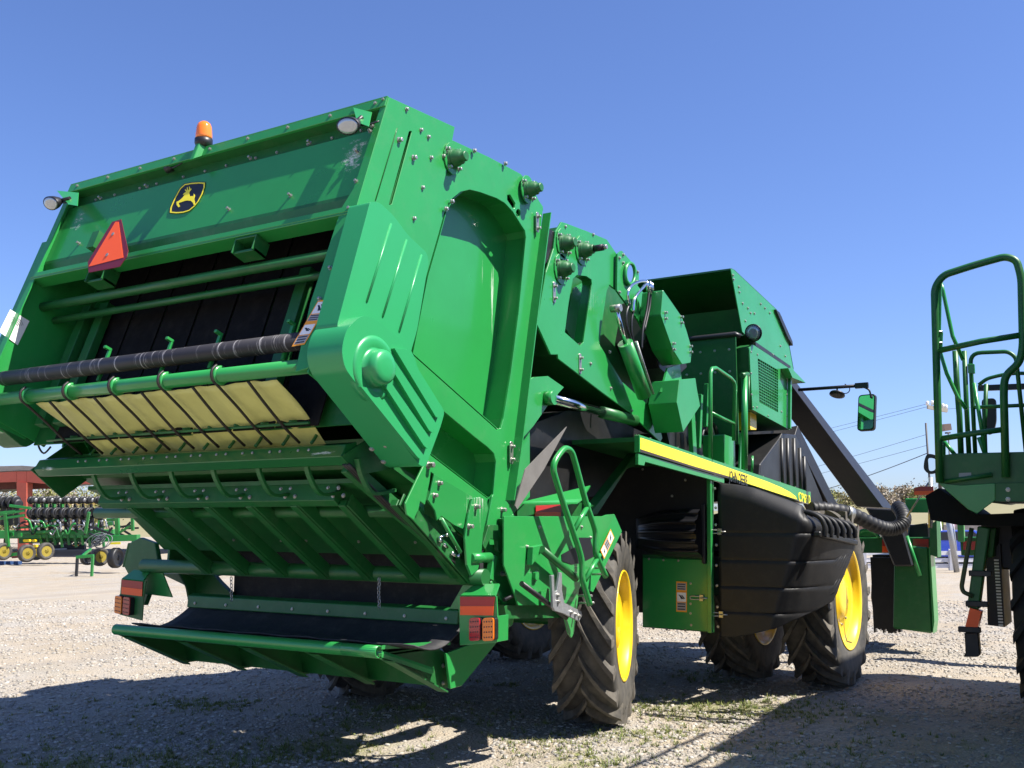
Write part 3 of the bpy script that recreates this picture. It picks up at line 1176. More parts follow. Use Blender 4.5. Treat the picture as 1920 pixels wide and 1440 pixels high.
t1r = MB().lathe([(-0.02, 0.062), (0.02, 0.062), (0.02, 0.042), (0.021, 0.042), (0.021, 0.03), (0.022, 0.03)], (XC + 1.65, T1Y, T1Z), (1, 0, 0), 20).build('tube_collar', GREEN, picker)
MB().tube([(XC - 1.78, T2Y, T2Z), (XC + 1.80, T2Y, T2Z)], 0.058, 18).build('lower_tube', GREEN_SHADED, picker)
# ribs: upper curved pieces and long lower arms
for x in ribx + [ribx[-1] + (ribx[1] - ribx[0])]:
    b = MB()
    cv = smooth_path([(x - 0.03, B1Y + 0.04, b1b + 0.04), (x - 0.03, B1Y + 0.09, b1b - 0.07), (x - 0.03, B1Y + 0.20, b1b - 0.17), (x - 0.03, B2Y + 0.06, b2t - 0.05)], 4)
    for a, c in zip(cv[:-1], cv[1:]):
        b.beam(a, c, 0.035, 0.02, (0, -1, 0.3))
    b.build('curved_rib', GREEN_SHADED, picker)
    b = MB()
    a = V((x, B2Y + 0.02, b2b + 0.02))
    c = V((x, T2Y - 0.03, T2Z - 0.03))
    b.beam(a, c, 0.06, 0.05, (0, -0.6, -0.8))
    b.beam(a + V((0.05, 0.01, 0.02)), c + V((0.05, 0.01, 0.02)), 0.012, 0.09, (0, -0.6, -0.8))
    b.build('door_rib', GREEN_SHADED, picker, 0.004)
b = MB()
sh_ = [(B1Y + 0.30, b1t + 0.06), (B1Y + 0.40, b1b + 0.0), (B2Y + 0.30, b2b + 0.14), (T2Y + 0.06, T2Z + 0.14), (T2Y + 0.10, T2Z + 0.16), (B2Y + 0.36, b2b + 0.18), (B1Y + 0.45, b1b + 0.02), (B1Y + 0.36, b1t + 0.07)]
b.plate([(XC - 1.6, y, z) for y, z in sh_], (3.2, 0, 0))
dsheet = b.build('door_sheet', GREEN_SHADED, picker)
b = MB()
for x in np.linspace(XC - 1.4, XC + 1.5, 12):
    for t in (0.15, 0.8):
        y = (B2Y + 0.30) * (1 - t) + (T2Y + 0.06) * t
        z = (b2b + 0.14) * (1 - t) + (T2Z + 0.14) * t
        b.bolt((x, y, z), (0, -0.6, -0.8), 0.01, 0.012)
b.build('bolt_heads', STEEL, dsheet, kind='stuff')
# gap strips of the lower side, between sheet and cover
b = MB()
b.beam((XS - 0.16, B1Y + 0.05, b1b), (XS - 0.05, T2Y, T2Z + 0.05), 0.05, 0.10, (0, -0.6, -0.8))
b.build('door_edge_rail', GREEN_SHADED, picker, 0.004)
b = MB()
for k in range(3):
    o_ = 0.02 * k
    b.tube(smooth_path([(XS - 0.10 - o_, 4.75, 2.05), (XS - 0.06 - o_, 5.15, 1.78), (XS - 0.02 - o_, 5.5, 1.55 + o_), (XS + 0.02, 5.72, 1.42 + o_)], 5), 0.010, 6)
b.build('hydraulic_hose', BLACK, picker)
b = MB()
for (a, e) in (((822, 1010), (834, 1003)), ((835, 1002), (841, 1006)), ((846, 1036), (858, 1046)), ((858, 1046), (863, 1036)), ((832, 1020), (838, 1027)), ((823, 1012), (829, 1016))):
    b.tube([on_x(*a, XS + 0.03), on_x(*e, XS + 0.03)], 0.012, 8)
b.build('hose_fitting', CHROME, picker)

# ---- module chamber side: frame plate with arched opening, recessed sheet
outer = [(853, 262), (920, 293), (980, 325), (1000, 347), (1014, 375), (1022, 387), (1017, 437), (996, 600), (969, 820), (952, 938), (946, 965), (916, 955), (885, 933), (816, 888), (780, 862), (730, 800), (745, 640), (772, 440), (836, 268)]
h1 = [(826, 440), (838, 395), (852, 372), (868, 359), (885, 355), (905, 360), (935, 371), (950, 380), (965, 396), (980, 420), (988, 432), (990, 445), (976, 590), (962, 700), (948, 785), (943, 803), (936, 806), (926, 797), (775, 662), (803, 520)]
h2 = [(836, 771), (895, 820), (918, 838), (930, 850), (934, 866), (929, 927), (920, 936), (905, 925), (806, 849), (815, 805)]
hslot = [(955, 365), (960, 364), (970, 381), (969, 389), (965, 389), (955, 374)]
hrnd = [(975.5 + 4.3 * math.cos(a), 399 + 7.5 * math.sin(a)) for a in np.linspace(0, 2 * math.pi, 12, endpoint=False)]
SH_ = V((-0.018, 0, 0))
sft = lambda l: [p + SH_ for p in px_x(l, XS)]
fr = MB().plate(sft(outer), (-0.02, 0, 0), [sft(h1), sft(h2), sft(hslot), sft(hrnd)])
frame = fr.build('chamber_frame', GREEN, picker, 0.003)
MB().plate(mirl(px_x(outer, XS)), (0.02, 0, 0), []).build('chamber_frame', GREEN, picker)
b = MB()
for p in [(889, 283), (947, 307), (847, 378), (836, 392)]:
    b.bolt(on_x(*p, XS), EX, 0.015, 0.02)
b.build('bolt_heads', STEEL, frame, kind='stuff')


def reveal(name, loop, depth, m, parent, x):
    b = MB()
    P = px_x(loop, x)
    n_ = len(P)
    c = sum(P, V((0, 0, 0))) / n_
    for i in range(n_):
        p, q = P[i], P[(i + 1) % n_]
        o1 = (p - c).normalized() * 0.006
        o2 = (q - c).normalized() * 0.006
        b.hexa([p, q, q + o2, p + o1, p - V((depth, 0, 0)), q - V((depth, 0, 0)), q + o2 - V((depth, 0, 0)), p + o1 - V((depth, 0, 0))])
    return b.build(name, m, parent)


REC = 0.24
reveal('recess_wall', h1, REC - .02, GREEN, picker, XS - 0.039)
reveal('recess_wall', h2, REC - .02, GREEN, picker, XS - 0.039)
CS = [V((XS - REC, 5.45, 4.42)), V((XS - REC, 7.15, 4.4)), V((XS - REC, 7.15, 1.9)), V((XS - REC, 6.4, 1.5)), V((XS - REC, 5.2, 2.1)), V((XS - REC, 4.80, 2.7))]
b = MB().plate(CS, (-0.01, 0, 0))
sheet = b.build('chamber_side_sheet', SCUFF_SIDE, picker)
# folded strip at the front of the recess, with its row of rivets
fs1 = [on_x(952, 478, XS - REC + 0.004), on_x(915, 778, XS - REC + 0.004)]
b = MB()
b.hexa([fs1[0], fs1[0] + V((0.05, 0.12, 0.0)), fs1[0] + V((0.05, 0.13, 0)), fs1[0] + V((0, 0.02, 0)), fs1[1], fs1[1] + V((0.05, 0.12, 0)), fs1[1] + V((0.05, 0.13, 0)), fs1[1] + V((0, 0.02, 0))])
b.build('folded_strip', GREEN, sheet)
b = MB()
for t in np.linspace(0.05, 0.95, 12):
    b.bolt(fs1[0] * (1 - t) + fs1[1] * t + V((0.006, 0.01, 0)), EX, 0.008, 0.008)
b.build('rivets', STEEL, sheet, kind='stuff')
b = MB().plate(mirl(CS), (0.01, 0, 0))
b.build('chamber_side_sheet', GREEN, picker)
# outward lip on the front edge of the post
lp = sft([(1021.5, 400), (1016.5, 437), (995.5, 600), (968.5, 820), (951.5, 938)])
b = MB()
for a, e in zip(lp[:-1], lp[1:]):
    b.hexa([a, a + V((0.075, 0, 0)), a + V((0.075, 0.012, 0)), a + V((0, 0.012, 0)), e, e + V((0.075, 0, 0)), e + V((0.075, 0.012, 0)), e + V((0, 0.012, 0))])
lipo = b.build('post_lip', GREEN, frame)
# roof and front wall of the chamber
roof = [(853, 262), (980, 325), (1000, 347), (1022, 387)]
ry = [on_x(*p, XS - 0.01) for p in roof]
b = MB()
y0, z0 = gp(0, 0, -0.56).yz
prof = [(y0 - 0.28, z0 + 0.07)] + [(p.y, p.z - 0.012) for p in ry]
b.plate([(XL + 0.03, y, z) for y, z in prof] + [(XL + 0.03, y, z - 0.02) for y, z in reversed(prof)], (XS - XL - 0.06, 0, 0))
b.build('chamber_roof', GREEN_SHADED, picker)
a, e = on_x(1018, 400, XS), on_x(955, 930, XS)
b = MB()
b.hexa([(XL + .03, a.y - .03, a.z), (XS - .03, a.y - .03, a.z), (XS - .03, a.y, a.z), (XL + .03, a.y, a.z), (XL + .03, e.y - .03, e.z), (XS - .03, e.y - .03, e.z), (XS - .03, e.y, e.z), (XL + .03, e.y, e.z)])
b.build('chamber_front_wall', GREEN_SHADED, picker)
b = MB()
b.hexa([(XL + .25, 5.1, 1.95), (XS - .25, 5.1, 1.95), (XS - .25, 5.1, 1.98), (XL + .25, 5.1, 1.98), (XL + .25, 6.5, 1.5), (XS - .25, 6.5, 1.5), (XS - .25, 6.5, 1.53), (XL + .25, 6.5, 1.53)])
b.build('chamber_floor', GREEN_SHADED, picker)


# bearing hubs
def hub(px, py, x, r=0.075, ln=0.11, shaft=False):
    p = on_x(px, py, x)
    b = MB()
    b.lathe([(0, r * 1.25), (0.012, r * 1.25), (0.02, r), (ln * .45, r), (ln * .5, r * .86), (ln * .7, r * .86), (ln * .74, r * .6), (ln, r * .6), (ln + .008, r * .48)], p, EX, 20)
    for k in range(3):
        b.lathe([(ln * (.2 + .2 * k), r * 1.0 - .006 * k), (ln * (.2 + .2 * k) + .006, r * 1.03 - .006 * k), (ln * (.26 + .2 * k), r * .98 - .006 * k)], p, EX, 20)
    o = b.build('bearing_hub', GREEN_SHADED, picker)
    f = MB().plate(circle(p + V((0.002, 0, 0)), EX, r * 1.7, 14, r * 1.9), (0.010, 0, 0))
    f.build('hub_flange', GREEN, o, 0.002)
    bb = MB()
    for a in (0.9, 2.6, 4.1, 5.6):
        bb.bolt(p + V((0.012, math.cos(a) * r * 1.45, math.sin(a) * r * 1.5)), EX, 0.014, 0.03)
    bb.build('bolt_heads', STEEL, o, kind='stuff')
    if shaft:
        s = MB().lathe([(ln, r * .42), (ln + .10, r * .42)], p, EX, 14)
        s.build('shaft_end', BLACK, o)
        MB().lathe([(ln + .10, r * .3), (ln + .135, r * .28)], p, EX, 12).build('shaft_tip', STEEL, o)


hub(847, 298, XS, 0.062, 0.12)
hub(988, 356, XS, 0.062, 0.13)
XF = -4.12
hub(1055, 457, XF, 0.072, 0.12)
hub(1051, 505, XF, 0.072, 0.12)
hub(1090, 470, XF, 0.072, 0.12, True)


def hang_plate(px, py, x, h=0.10, tilt=0.0):
    p = on_x(px, py, x)
    b = MB().plate(fillet([p + V((0, -.022, -h)), p + V((0, .022, -h)), p + V((0, .022, h)), p + V((0, -.022, h))], 0.02, 3), (0.008, 0, 0))
    o = b.build('lifting_plate', STEEL, picker, 0.001)
    bb = MB()
    for dz in (-.6 * h, .55 * h):
        bb.bolt(p + V((0.008, 0, dz)), EX, 0.013, 0.03)
    bb.build('bolt_heads', STEEL, o, kind='stuff')


for a in ((1007, 417, XS), (958, 849, XS)):
    hang_plate(*a, 0.085)
for a in ((1038.5, 548, XF), (1087, 682, XF), (1222, 744, XF)):
    hang_plate(*a, 0.09)

# ---- moulded plastic cover on the gate's lower corner
XU, XLW = XS + 0.17, XS + 0.27
up_poly = [(694, 378), (712, 380), (738, 404), (764, 440), (800, 474), (804, 490), (782, 620), (768, 668), (640, 640), (632, 610)]
b = MB().plate(fillet(px_x(up_poly, XU), [0.02, 0.03, .05, .05, .05, .05, .05, .02, .02, .02], 4), (-(XU - XS - 0.004), 0, 0))
cov = b.build('corner_cover', PLASTIC, picker, 0.075, 7)
for o_ in (cov,):
    o_.data.shade_smooth()
lo_poly = [(646, 690), (640, 655), (650, 615), (680, 590), (705, 597), (765, 648), (777, 668), (783, 690), (834, 772), (826, 800), (798, 876), (786, 872)]
b = MB().plate(fillet(px_x(lo_poly, XLW), [.05, .06, .08, .06, .06, .06, .04, .04, .03, .03, .03, .03], 4), (-(XLW - XS - 0.006), 0, 0))
cov2 = b.build('corner_cover', PLASTIC, picker, 0.085, 8)
cov2.data.shade_smooth()
# raised strokes of the cover: three long ribs above, four fins below, the round boss
for (a, e) in (((733, 420), (687, 566)), ((762, 450), (717, 594)), ((790, 478), (748, 622))):
    MB().tube([on_x(*a, XU - 0.001), on_x(*e, XU - 0.001)], 0.009, 8).build('cover_rib', PLASTIC, cov)
fins = [[(739, 652), (764, 655), (774, 672), (780, 692), (829, 770), (824, 782), (818, 783)],
        [(723, 672), (732, 664), (818, 794), (812, 812), (805, 808)],
        [(714, 712), (727, 708), (808, 824), (802, 842), (795, 836)],
        [(694, 728), (707, 738), (795, 854), (789, 862), (782, 856), (676, 724)]]
for f in fins:
    o_ = MB().plate(fillet(px_x(f, XLW + 0.028), 0.012, 3), (-0.034, 0, 0)).build('cover_fin', PLASTIC, cov2, 0.008, 3)
pb = on_x(702, 690, XLW)
b = MB().lathe([(-0.03, 0.20), (0.004, 0.19), (0.012, 0.165), (0.006, 0.125), (0.0, 0.112), (0.05, 0.108), (0.078, 0.100), (0.092, 0.082), (0.097, 0.05), (0.098, 0.0)], pb, EX, 40)
b.build('cover_boss', PLASTIC, cov2)
b = MB()
for p in [(697, 842), (723, 836), (719, 866), (745, 861)]:
    q = on_x(*p, XS + 0.12)
    b.bolt(q, (0, -0.5, -0.85), 0.014, 0.01)
b.build('bolt_heads', STEEL, cov2, kind='stuff')
b = MB().plate(mirl(fillet(px_x([(646, 690), (640, 655), (650, 615), (680, 590), (765, 648), (783, 690), (800, 740), (735, 798)], XLW), 0.05, 3)), (XLW - XS - 0.006, 0, 0))
o_ = b.build('corner_cover', GREEN_SHADED, picker, 0.006)

# ---- hinge plates, latch and hoses at the foot of the post
XP = XS + 0.06
arm = [(800, 862), (808, 884), (806, 902), (797, 947), (788, 940), (784, 957), (776, 975), (763, 965), (760, 944), (782, 898)]
MB().plate(px_x(arm, XP + 0.02), (-0.015, 0, 0)).build('tube_arm', GREEN, picker, 0.003)
pl2 = [(815, 889), (886, 931), (884, 960), (868, 992), (852, 985), (828, 968), (820, 976), (816, 958), (803, 938), (807, 925)]
hp = MB().plate(px_x(pl2, XP + 0.015), (-0.014, 0, 0)).build('hinge_guard', SCUFF_HINGE, picker, 0.003)
b = MB()
for p in [(823, 906), (814, 929)]:
    b.bolt(on_x(*p, XP + 0.015), EX, 0.016, 0.03)
for p in [(803, 872)]:
    b.bolt(on_x(*p, XP + 0.02), EX, 0.022, 0.05)
b.build('bolt_heads', STEEL, hp, kind='stuff')
h2p = [(886, 934), (900, 932), (914, 940), (916, 955), (906, 1000), (903, 1040), (897, 1068), (884, 1080), (876, 1060), (872, 1010), (878, 970)]
hp2 = MB().plate(px_x(h2p, XP + 0.04), (-0.02, 0, 0)).build('hinge_plate', SCUFF_HINGE, picker, 0.004)
b = MB()
for p in [(892, 950), (879, 987)]:
    b.bolt(on_x(*p, XP + 0.04), EX, 0.018, 0.04)
b.build('bolt_heads', STEEL, hp2, kind='stuff')
big = [(924, 926), (952, 941), (962, 960), (975, 992), (978, 1003), (971, 1015), (972, 1050), (968, 1100), (966, 1150), (962, 1172), (957, 1176), (951, 1168), (945, 1130), (930, 1092), (922, 1070), (917, 1040), (908, 1020), (915, 975)]
XBG = XS + 0.02
bp = MB().plate(fillet(px_x(big, XBG), 0.02, 2), (-0.025, 0, 0)).build('hinge_plate', GREEN, picker, 0.004)
b = MB()
for p in [(941, 1076), (941, 956)]:
    b.bolt(on_x(*p, XBG), EX, 0.018, 0.04)
b.build('bolt_heads', STEEL, bp, kind='stuff')
p = on_x(944, 1047, XBG)
MB().lathe([(0, 0.055), (0.05, 0.052), (0.06, 0.04)], p, EX, 18).build('hinge_pin', GREEN, bp)
b = MB()
b.beam(on_x(925, 1042, XBG + 0.05), on_x(917, 1088, XBG + 0.05), 0.05, 0.05, EX)
b.beam(on_x(917, 1088, XBG + 0.05), on_x(944, 1130, XBG + 0.04), 0.04, 0.04, EX)
b.build('latch_lever', GREEN, picker, 0.006)
b = MB()
b.plate(fillet(px_x([(917, 984), (934, 984), (935, 1005), (948, 1022), (949, 1036), (934, 1034), (932, 1012), (919, 1010), (910, 1030), (905, 1022)], XBG + 0.07), 0.01, 2), (-0.03, 0, 0))
b.build('latch_hook', GREEN_SHADED, picker, 0.004)
b = MB()
b.plate(px_x([(942, 972), (952, 985), (966, 992), (977, 998), (976, 1012), (962, 1000), (958, 1006), (950, 995)], XBG + 0.05), (-0.05, 0, 0))
b.build('lock_block', GREEN_SHADED, picker, 0.004)
b = MB()
b.tube([on_x(882, 1047, XP + 0.03), on_x(918, 1045, XP + 0.03)], 0.035, 14)
b.build('pivot_tube', GREEN, picker)
MB().tube([on_x(827, 972, XP + 0.04), on_x(863, 1035, XP + 0.04)], 0.014, 10).build('hinge_tie_rod', GREEN, picker)
b = MB()
b.plate(px_x([(886, 1000), (905, 985), (903, 1040), (884, 1050)], XP - 0.03), (-0.05, 0, 0))
b.plate(px_x([(780, 960), (800, 965), (870, 1010), (876, 1085), (850, 1085), (790, 1000)], XP - 0.10), (-0.03, 0, 0))
b.build('hinge_backing', GREEN_SHADED, picker)
b = MB()
b.plate(mirl(fillet(px_x(big, XBG), 0.02, 2)), (0.025, 0, 0))
b.plate(mirl(px_x([(886, 934), (980, 960), (970, 1100), (930, 1110), (880, 1080)], XBG - 0.1)), (0.025, 0, 0))
b.build('hinge_plate', GREEN_SHADED, picker)

# ---- tail lamps on both sides
LY = 5.85


def tail_unit(sx):
    f = (lambda p: p) if sx > 0 else mir
    px_ = lambda l, y: [f(p) for p in px_y(l, y)]
    base = MB().plate(px_([(857, 1118), (931, 1118), (933, 1155), (931, 1205), (862, 1210), (861, 1157)], LY + 0.004), (0, 0.012, 0))
    p1 = f(on_y(932, 1155, LY)); p2 = f(on_y(931, 1204, LY))
    base.hexa([p1, p1 + V((0.004 * sx, 0, 0)), p1 + V((0.004 * sx, 0.14, 0)), p1 + V((0, 0.14, 0)), p2, p2 + V((0.004 * sx, 0, 0)), p2 + V((0.004 * sx, 0.14, 0)), p2 + V((0, 0.14, 0))])
    br = base.build('lamp_carrier', GREEN_SHADED if sx < 0 else GREEN, picker, 0.002)
    q = px_([(863, 1117), (928, 1117)], LY)
    u = V((0, 0.10, 0.075))
    hd = MB().hexa([q[0] + V((0, 0, .003)), q[1] + V((0, 0, .003)), q[1] + u - V((.03 * sx, 0, 0)), q[0] + u + V((.05 * sx, 0, 0)), q[0] + V((0, .01, -.01)), q[1] + V((0, .01, -.01)), q[1] + u - V((.03 * sx, -.01, .01)), q[0] + u + V((.05 * sx, .01, -.01))])
    hd.build('lamp_hood', GREEN, br)
    r_up = MB().plate(px_([(863, 1119), (928, 1119), (926, 1136), (863, 1136)], LY - 0.001), (0, -0.003, 0)).build('reflector', REDREF, picker, label='dark red and orange reflector strip')
    MB().plate(px_([(863, 1136.5), (926, 1136.5), (925, 1154), (863, 1153)], LY - 0.001), (0, -0.003, 0)).build('orange_strip', ORANGE, r_up)
    for (x0, x1, m_, nm) in ((881, 901, REDLENS, 'brake_lamp'), (906, 927, AMBER, 'turn_lamp')):
        loop = px_([(x0, 1159), (x1, 1158), (x1, 1201), (x0, 1202)], LY - 0.035)
        hs = MB().plate(fillet([p + V(((-.006 if (p - loop[0]).length < .001 or (p - loop[3]).length < .001 else .006) * sx, 0, 0)) for p in loop], 0.02, 3), (0, 0.04, 0)).build(nm, BLACK, picker)
        MB().plate(fillet(loop, 0.02, 3), (0, -0.012, 0)).build('lamp_lens', m_, hs, 0.004, 2)
        db = MB()
        for r in range(4):
            for c in range(4):
                p = loop[0].lerp(loop[1], (c + .8) / 4.6).lerp(loop[3].lerp(loop[2], (c + .8) / 4.6), (r + .7) / 4.4) + V((0, -.012, 0))
                db.lathe([(0, .006), (.002, .005)], p, (0, -1, 0), 6)
        db.build('led_dots', INK, hs, kind='stuff')
    ar = MB()
    a, e = f(V((XS + 0.0, LY + 0.1, 1.25))), f(V((XS - 0.05, LY + 0.25, 0.95)))
    ar.plate([f(p) for p in px_y([(838, 1150), (868, 1097), (926, 1097), (920, 1150)], LY + 0.14)], (0, 0.012, 0))
    ar.build('lamp_mount', GREEN, br)


tail_unit(1)
tail_unit(-1)
b = MB().plate(px_y([(232, 1062), (243, 1018), (262, 1008), (290, 1018), (298, 1062), (283, 1100), (270, 1136), (248, 1092)], 6.08), (0, .05, 0))
b.hexa([on_y(232, 1062, 6.08), on_y(243, 1018, 6.08), on_y(243, 1018, 6.08) + V((.03, .3, 0)), on_y(232, 1062, 6.08) + V((.03, .3, 0)), on_y(228, 1064, 6.08), on_y(239, 1018, 6.08), on_y(239, 1018, 6.08) + V((.0, .3, 0)), on_y(228, 1064, 6.08) + V((.0, .3, 0))])
b.build('hinge_plate', GREEN_SHADED, picker, .006)
MB().tube(smooth_path(px_y([(75, 815), (72, 835), (82, 850), (95, 838)], 4.9), 4), .008, 6).build('wiring_loop', BLACK, picker)

# ---- tail platform: bumper tube, gussets, black flap
TX0, TX1 = -7.035, -4.352
TY, TZ = 5.35, 0.85
MB().tube([(TX0, TY, TZ), (TX1 - 0.002, TY, TZ)], 0.042, 18, caps=False).build('bumper_tube', GREEN, picker)
b = MB().lathe([(-0.3, 0.034), (0.0, 0.034), (0.0, 0.0421), (-0.3, 0.0421)], (TX1, TY, TZ), (1, 0, 0), 20, close=True)
b.build('tube_mouth', GREEN, picker)
gz = [(0.0, -0.01), (0.0, -0.04), (0.66, -0.335), (0.80, -0.335), (0.98, -0.18), (0.60, -0.02)]
for gx in np.linspace(TX0 + 0.03, TX1 + 0.0, 5):
    g = MB().plate([(gx, TY + a, TZ + c) for a, c in gz], (-0.012, 0, 0)).build('gusset', GREEN_SHADED, picker, 0.002)
    g2 = MB()
    g2.hexa([(gx, TY + .05, TZ - .06), (gx + .09, TY + .05, TZ - .06), (gx + .09, TY + .06, TZ - .072), (gx, TY + .06, TZ - .072), (gx, TY + .66, TZ - .33), (gx + .09, TY + .66, TZ - .33), (gx + .09, TY + .66, TZ - .342), (gx, TY + .66, TZ - .342)])
    g2.build('gusset_flange', GREEN_SHADED, g)
    bb = MB()
    for dz in (-0.29, -0.17):
        bb.bolt((gx, TY + .72, TZ + dz), EX, 0.014, 0.014)
    bb.build('bolt_heads', STEEL, g, kind='stuff')
b = MB()
b.hexa([(TX0, TY + .62, TZ - .03), (TX1, TY + .62, TZ - .03), (TX1, TY + .62, TZ - .045), (TX0, TY + .62, TZ - .045), (TX0, TY + .70, TZ - .30), (TX1, TY + .70, TZ - .30), (TX1, TY + .70, TZ - .315), (TX0, TY + .70, TZ - .315)])
b.hexa([(TX0, TY + .03, TZ - .02), (TX1, TY + .03, TZ - .02), (TX1, TY + .03, TZ - .03), (TX0, TY + .03, TZ - .03), (TX0, TY + .62, TZ - .03), (TX1, TY + .62, TZ - .03), (TX1, TY + .62, TZ - .045), (TX0, TY + .62, TZ - .045)])
b.build('tail_pan', GREEN_SHADED, picker)
# right and left swing arms of the platform
sa = [(836, 1225), (845, 1292), (866, 1286), (958, 1172), (950, 1140), (905, 1200)]
for f in ((lambda l: l), mirl):
    pts = f(px_x(sa, -4.27))
    MB().plate(pts, (-0.02 if pts[0].x > XC else 0.02, 0, 0)).build('platform_arm', GREEN, picker, 0.003)
b = MB()
b.hexa([(TX1 + .003, TY + 0.02, TZ + .04), (TX1 + .17, TY + .55, TZ + .03), (TX1 + .17, TY + .57, TZ + .03), (TX1 + .003, TY + .05, TZ + .04),
        (TX1 + .003, TY + 0.02, TZ + .015), (TX1 + .17, TY + .55, TZ + .0), (TX1 + .17, TY + .57, TZ + .0), (TX1 + .003, TY + .05, TZ + .015)])
b.hexa([(TX1 + .003, TY + 0.02, TZ - .01), (TX1 + .10, TY + .45, TZ - .16), (TX1 + .10, TY + .47, TZ - .15), (TX1 + .003, TY + .05, TZ - .0),
        (TX1 + .003, TY + 0.02, TZ - .035), (TX1 + .10, TY + .45, TZ - .19), (TX1 + .10, TY + .47, TZ - .18), (TX1 + .003, TY + .05, TZ - .025)])
b.build('platform_lip', GREEN, picker)
b = MB()
nu, nv = 24, 10
FY, FZ = 6.0, on_y(340, 1135, 6.0).z
vs_ = []
for j in range(nv + 1):
    v = j / nv
    y = FY * (1 - v) + (TY + .05) * v
    z = FZ * (1 - v) + (TZ + .045) * v - 0.09 * math.sin(math.pi * v) ** 1.0
    for i in range(nu + 1):
        vs_.append((TX0 + 0.12 + (TX1 + 0.25 - TX0 - 0.12) * i / nu, y, z + .004 * math.sin(i * 1.7)))
b.add(vs_, [(j * (nu + 1) + i, j * (nu + 1) + i + 1, (j + 1) * (nu + 1) + i + 1, (j + 1) * (nu + 1) + i) for j in range(nv) for i in range(nu)], True)
fl = b.build('rubber_flap', RUBBER, picker)
fl.modifiers.new('thick', 'SOLIDIFY').thickness = 0.01
b = MB()
b.hexa([(TX0 + .10, FY - .03, FZ + .09), (TX1 + .2, FY - .03, FZ + .09), (TX1 + .2, FY + .03, FZ + .11), (TX0 + .10, FY + .03, FZ + .11), (TX0 + .10, FY - .04, FZ - .01), (TX1 + .2, FY - .04, FZ - .01), (TX1 + .2, FY + .02, FZ - .01), (TX0 + .10, FY + .02, FZ - .01)])
fb = b.build('flap_bar', GREEN_SHADED, picker, 0.01, 2)
b = MB()
for x in np.linspace(TX0 + .2, TX1 + .1, 8):
    b.bolt((x, FY - .038, FZ + .03), (0, -1, 0.1), 0.010, 0.008)
b.build('bolt_heads', STEEL, fb, kind='stuff')
# dark guts above the flap
MB().box(XC - 1.3, XC + 1.35, 6.55, 6.6, 0.95, 1.5).build('inner_curtain', RUBBER, picker)
b = MB()
b.plate(px_y([(300, 1075), (400, 1078), (410, 1090), (430, 1110), (440, 1130), (405, 1135), (350, 1112), (348, 1098)], 6.45), (0, 0.05, 0), [px_y([(353, 1100), (360, 1097), (366, 1102), (356, 1106)], 6.45)])
b.build('left_rocker', GREEN_SHADED, picker)


# hanging chains
def chain(px, py0, py1, y):
    a, e = on_y(px, py0, y), on_y(px, py1, y)
    n_ = 7
    b = MB()
    hl = (a - e).length / n_
    for k in range(n_):
        c = a.lerp(e, (k + .5) / n_) + V((random.uniform(-.004, .004), 0, 0))
        ax = V((1, 0, 0)) if k % 2 else V((0.2, 1, 0)).normalized()
        pts = [c + ax * 0.010 * math.sin(t) + V((0, 0, 1)) * hl * 0.62 * math.cos(t) for t in np.linspace(0, 2 * math.pi, 10, endpoint=False)]
        b.tube(pts, 0.0035, 5, closed=True)
    b.build('hanging_chain', GALV, picker)


chain(434, 1082, 1127, 5.88)
chain(711, 1083, 1140, 5.88)

# ---- feeder arms between chamber and hopper
fp = [(1042, 434), (1053, 416), (1060, 418), (1100, 433), (1138, 449), (1157, 477), (1157, 545), (1150, 540), (1143, 534), (1138, 545), (1128, 612), (1124, 645), (1154, 695), (1166, 715), (1213, 757), (1221, 727), (1229, 720), (1239, 731), (1237, 798), (1242, 822), (1238, 829), (1184, 776), (1128, 735), (1047, 673), (1046, 665), (1033, 665), (1007, 608), (1024, 510), (1038, 466)]
fh = [(1074, 524), (1082, 516), (1100, 518), (1109, 524), (1110, 533), (1094, 642), (1088, 649), (1059, 623), (1066, 569)]
fpl = MB().plate(px_x(fp, XF), (-0.018, 0, 0), [px_x(fh, XF)]).build('feeder_side_plate', SCUFF_ARM, picker, 0.003)
reveal('recess_wall', fh, 0.10, GREEN, fpl, XF - 0.019)
b = MB()
for p in [(1060, 425), (1112, 440), (1143, 660), (1184, 770), (1233, 790), (1107, 682), (1145, 728)]:
    b.bolt(on_x(*p, XF), EX, 0.013, 0.014)
b.build('bolt_heads', STEEL, fpl, kind='stuff')
MB().plate(px_x([(1060, 615), (1075, 540), (1112, 520), (1112, 540), (1095, 655), (1085, 655)], XF - 0.30), (-0.01, 0, 0)).build('inner_web', GREEN, fpl)
MB().plate(mirl(px_x(fp, XF)), (0.018, 0, 0)).build('feeder_side_plate', GREEN, picker)
# dark body inside the feeder
b = MB()
b.plate(px_x([(1034, 480), (1050, 425), (1138, 455), (1160, 500), (1215, 610), (1240, 740), (1240, 810), (1180, 770), (1045, 665), (1012, 610)], XF - 0.35), (-2.4, 0, 0))
b.build('feeder_body', GREEN_SHADED, picker)
b = MB()
b.plate(px_x([(1024, 425), (1040, 435), (1042, 470), (1022, 495)], XF - 0.02), (-2.9, 0, 0))
b.build('feeder_rear_bar', BLACK, picker)
MB().box(XL + .1, XS - .16, 6.9, 7.75, 3.86, 3.92).build('sun_gap_cover', GREEN_SHADED, picker)  # added cover, stops sun slipping through the gap onto the ground
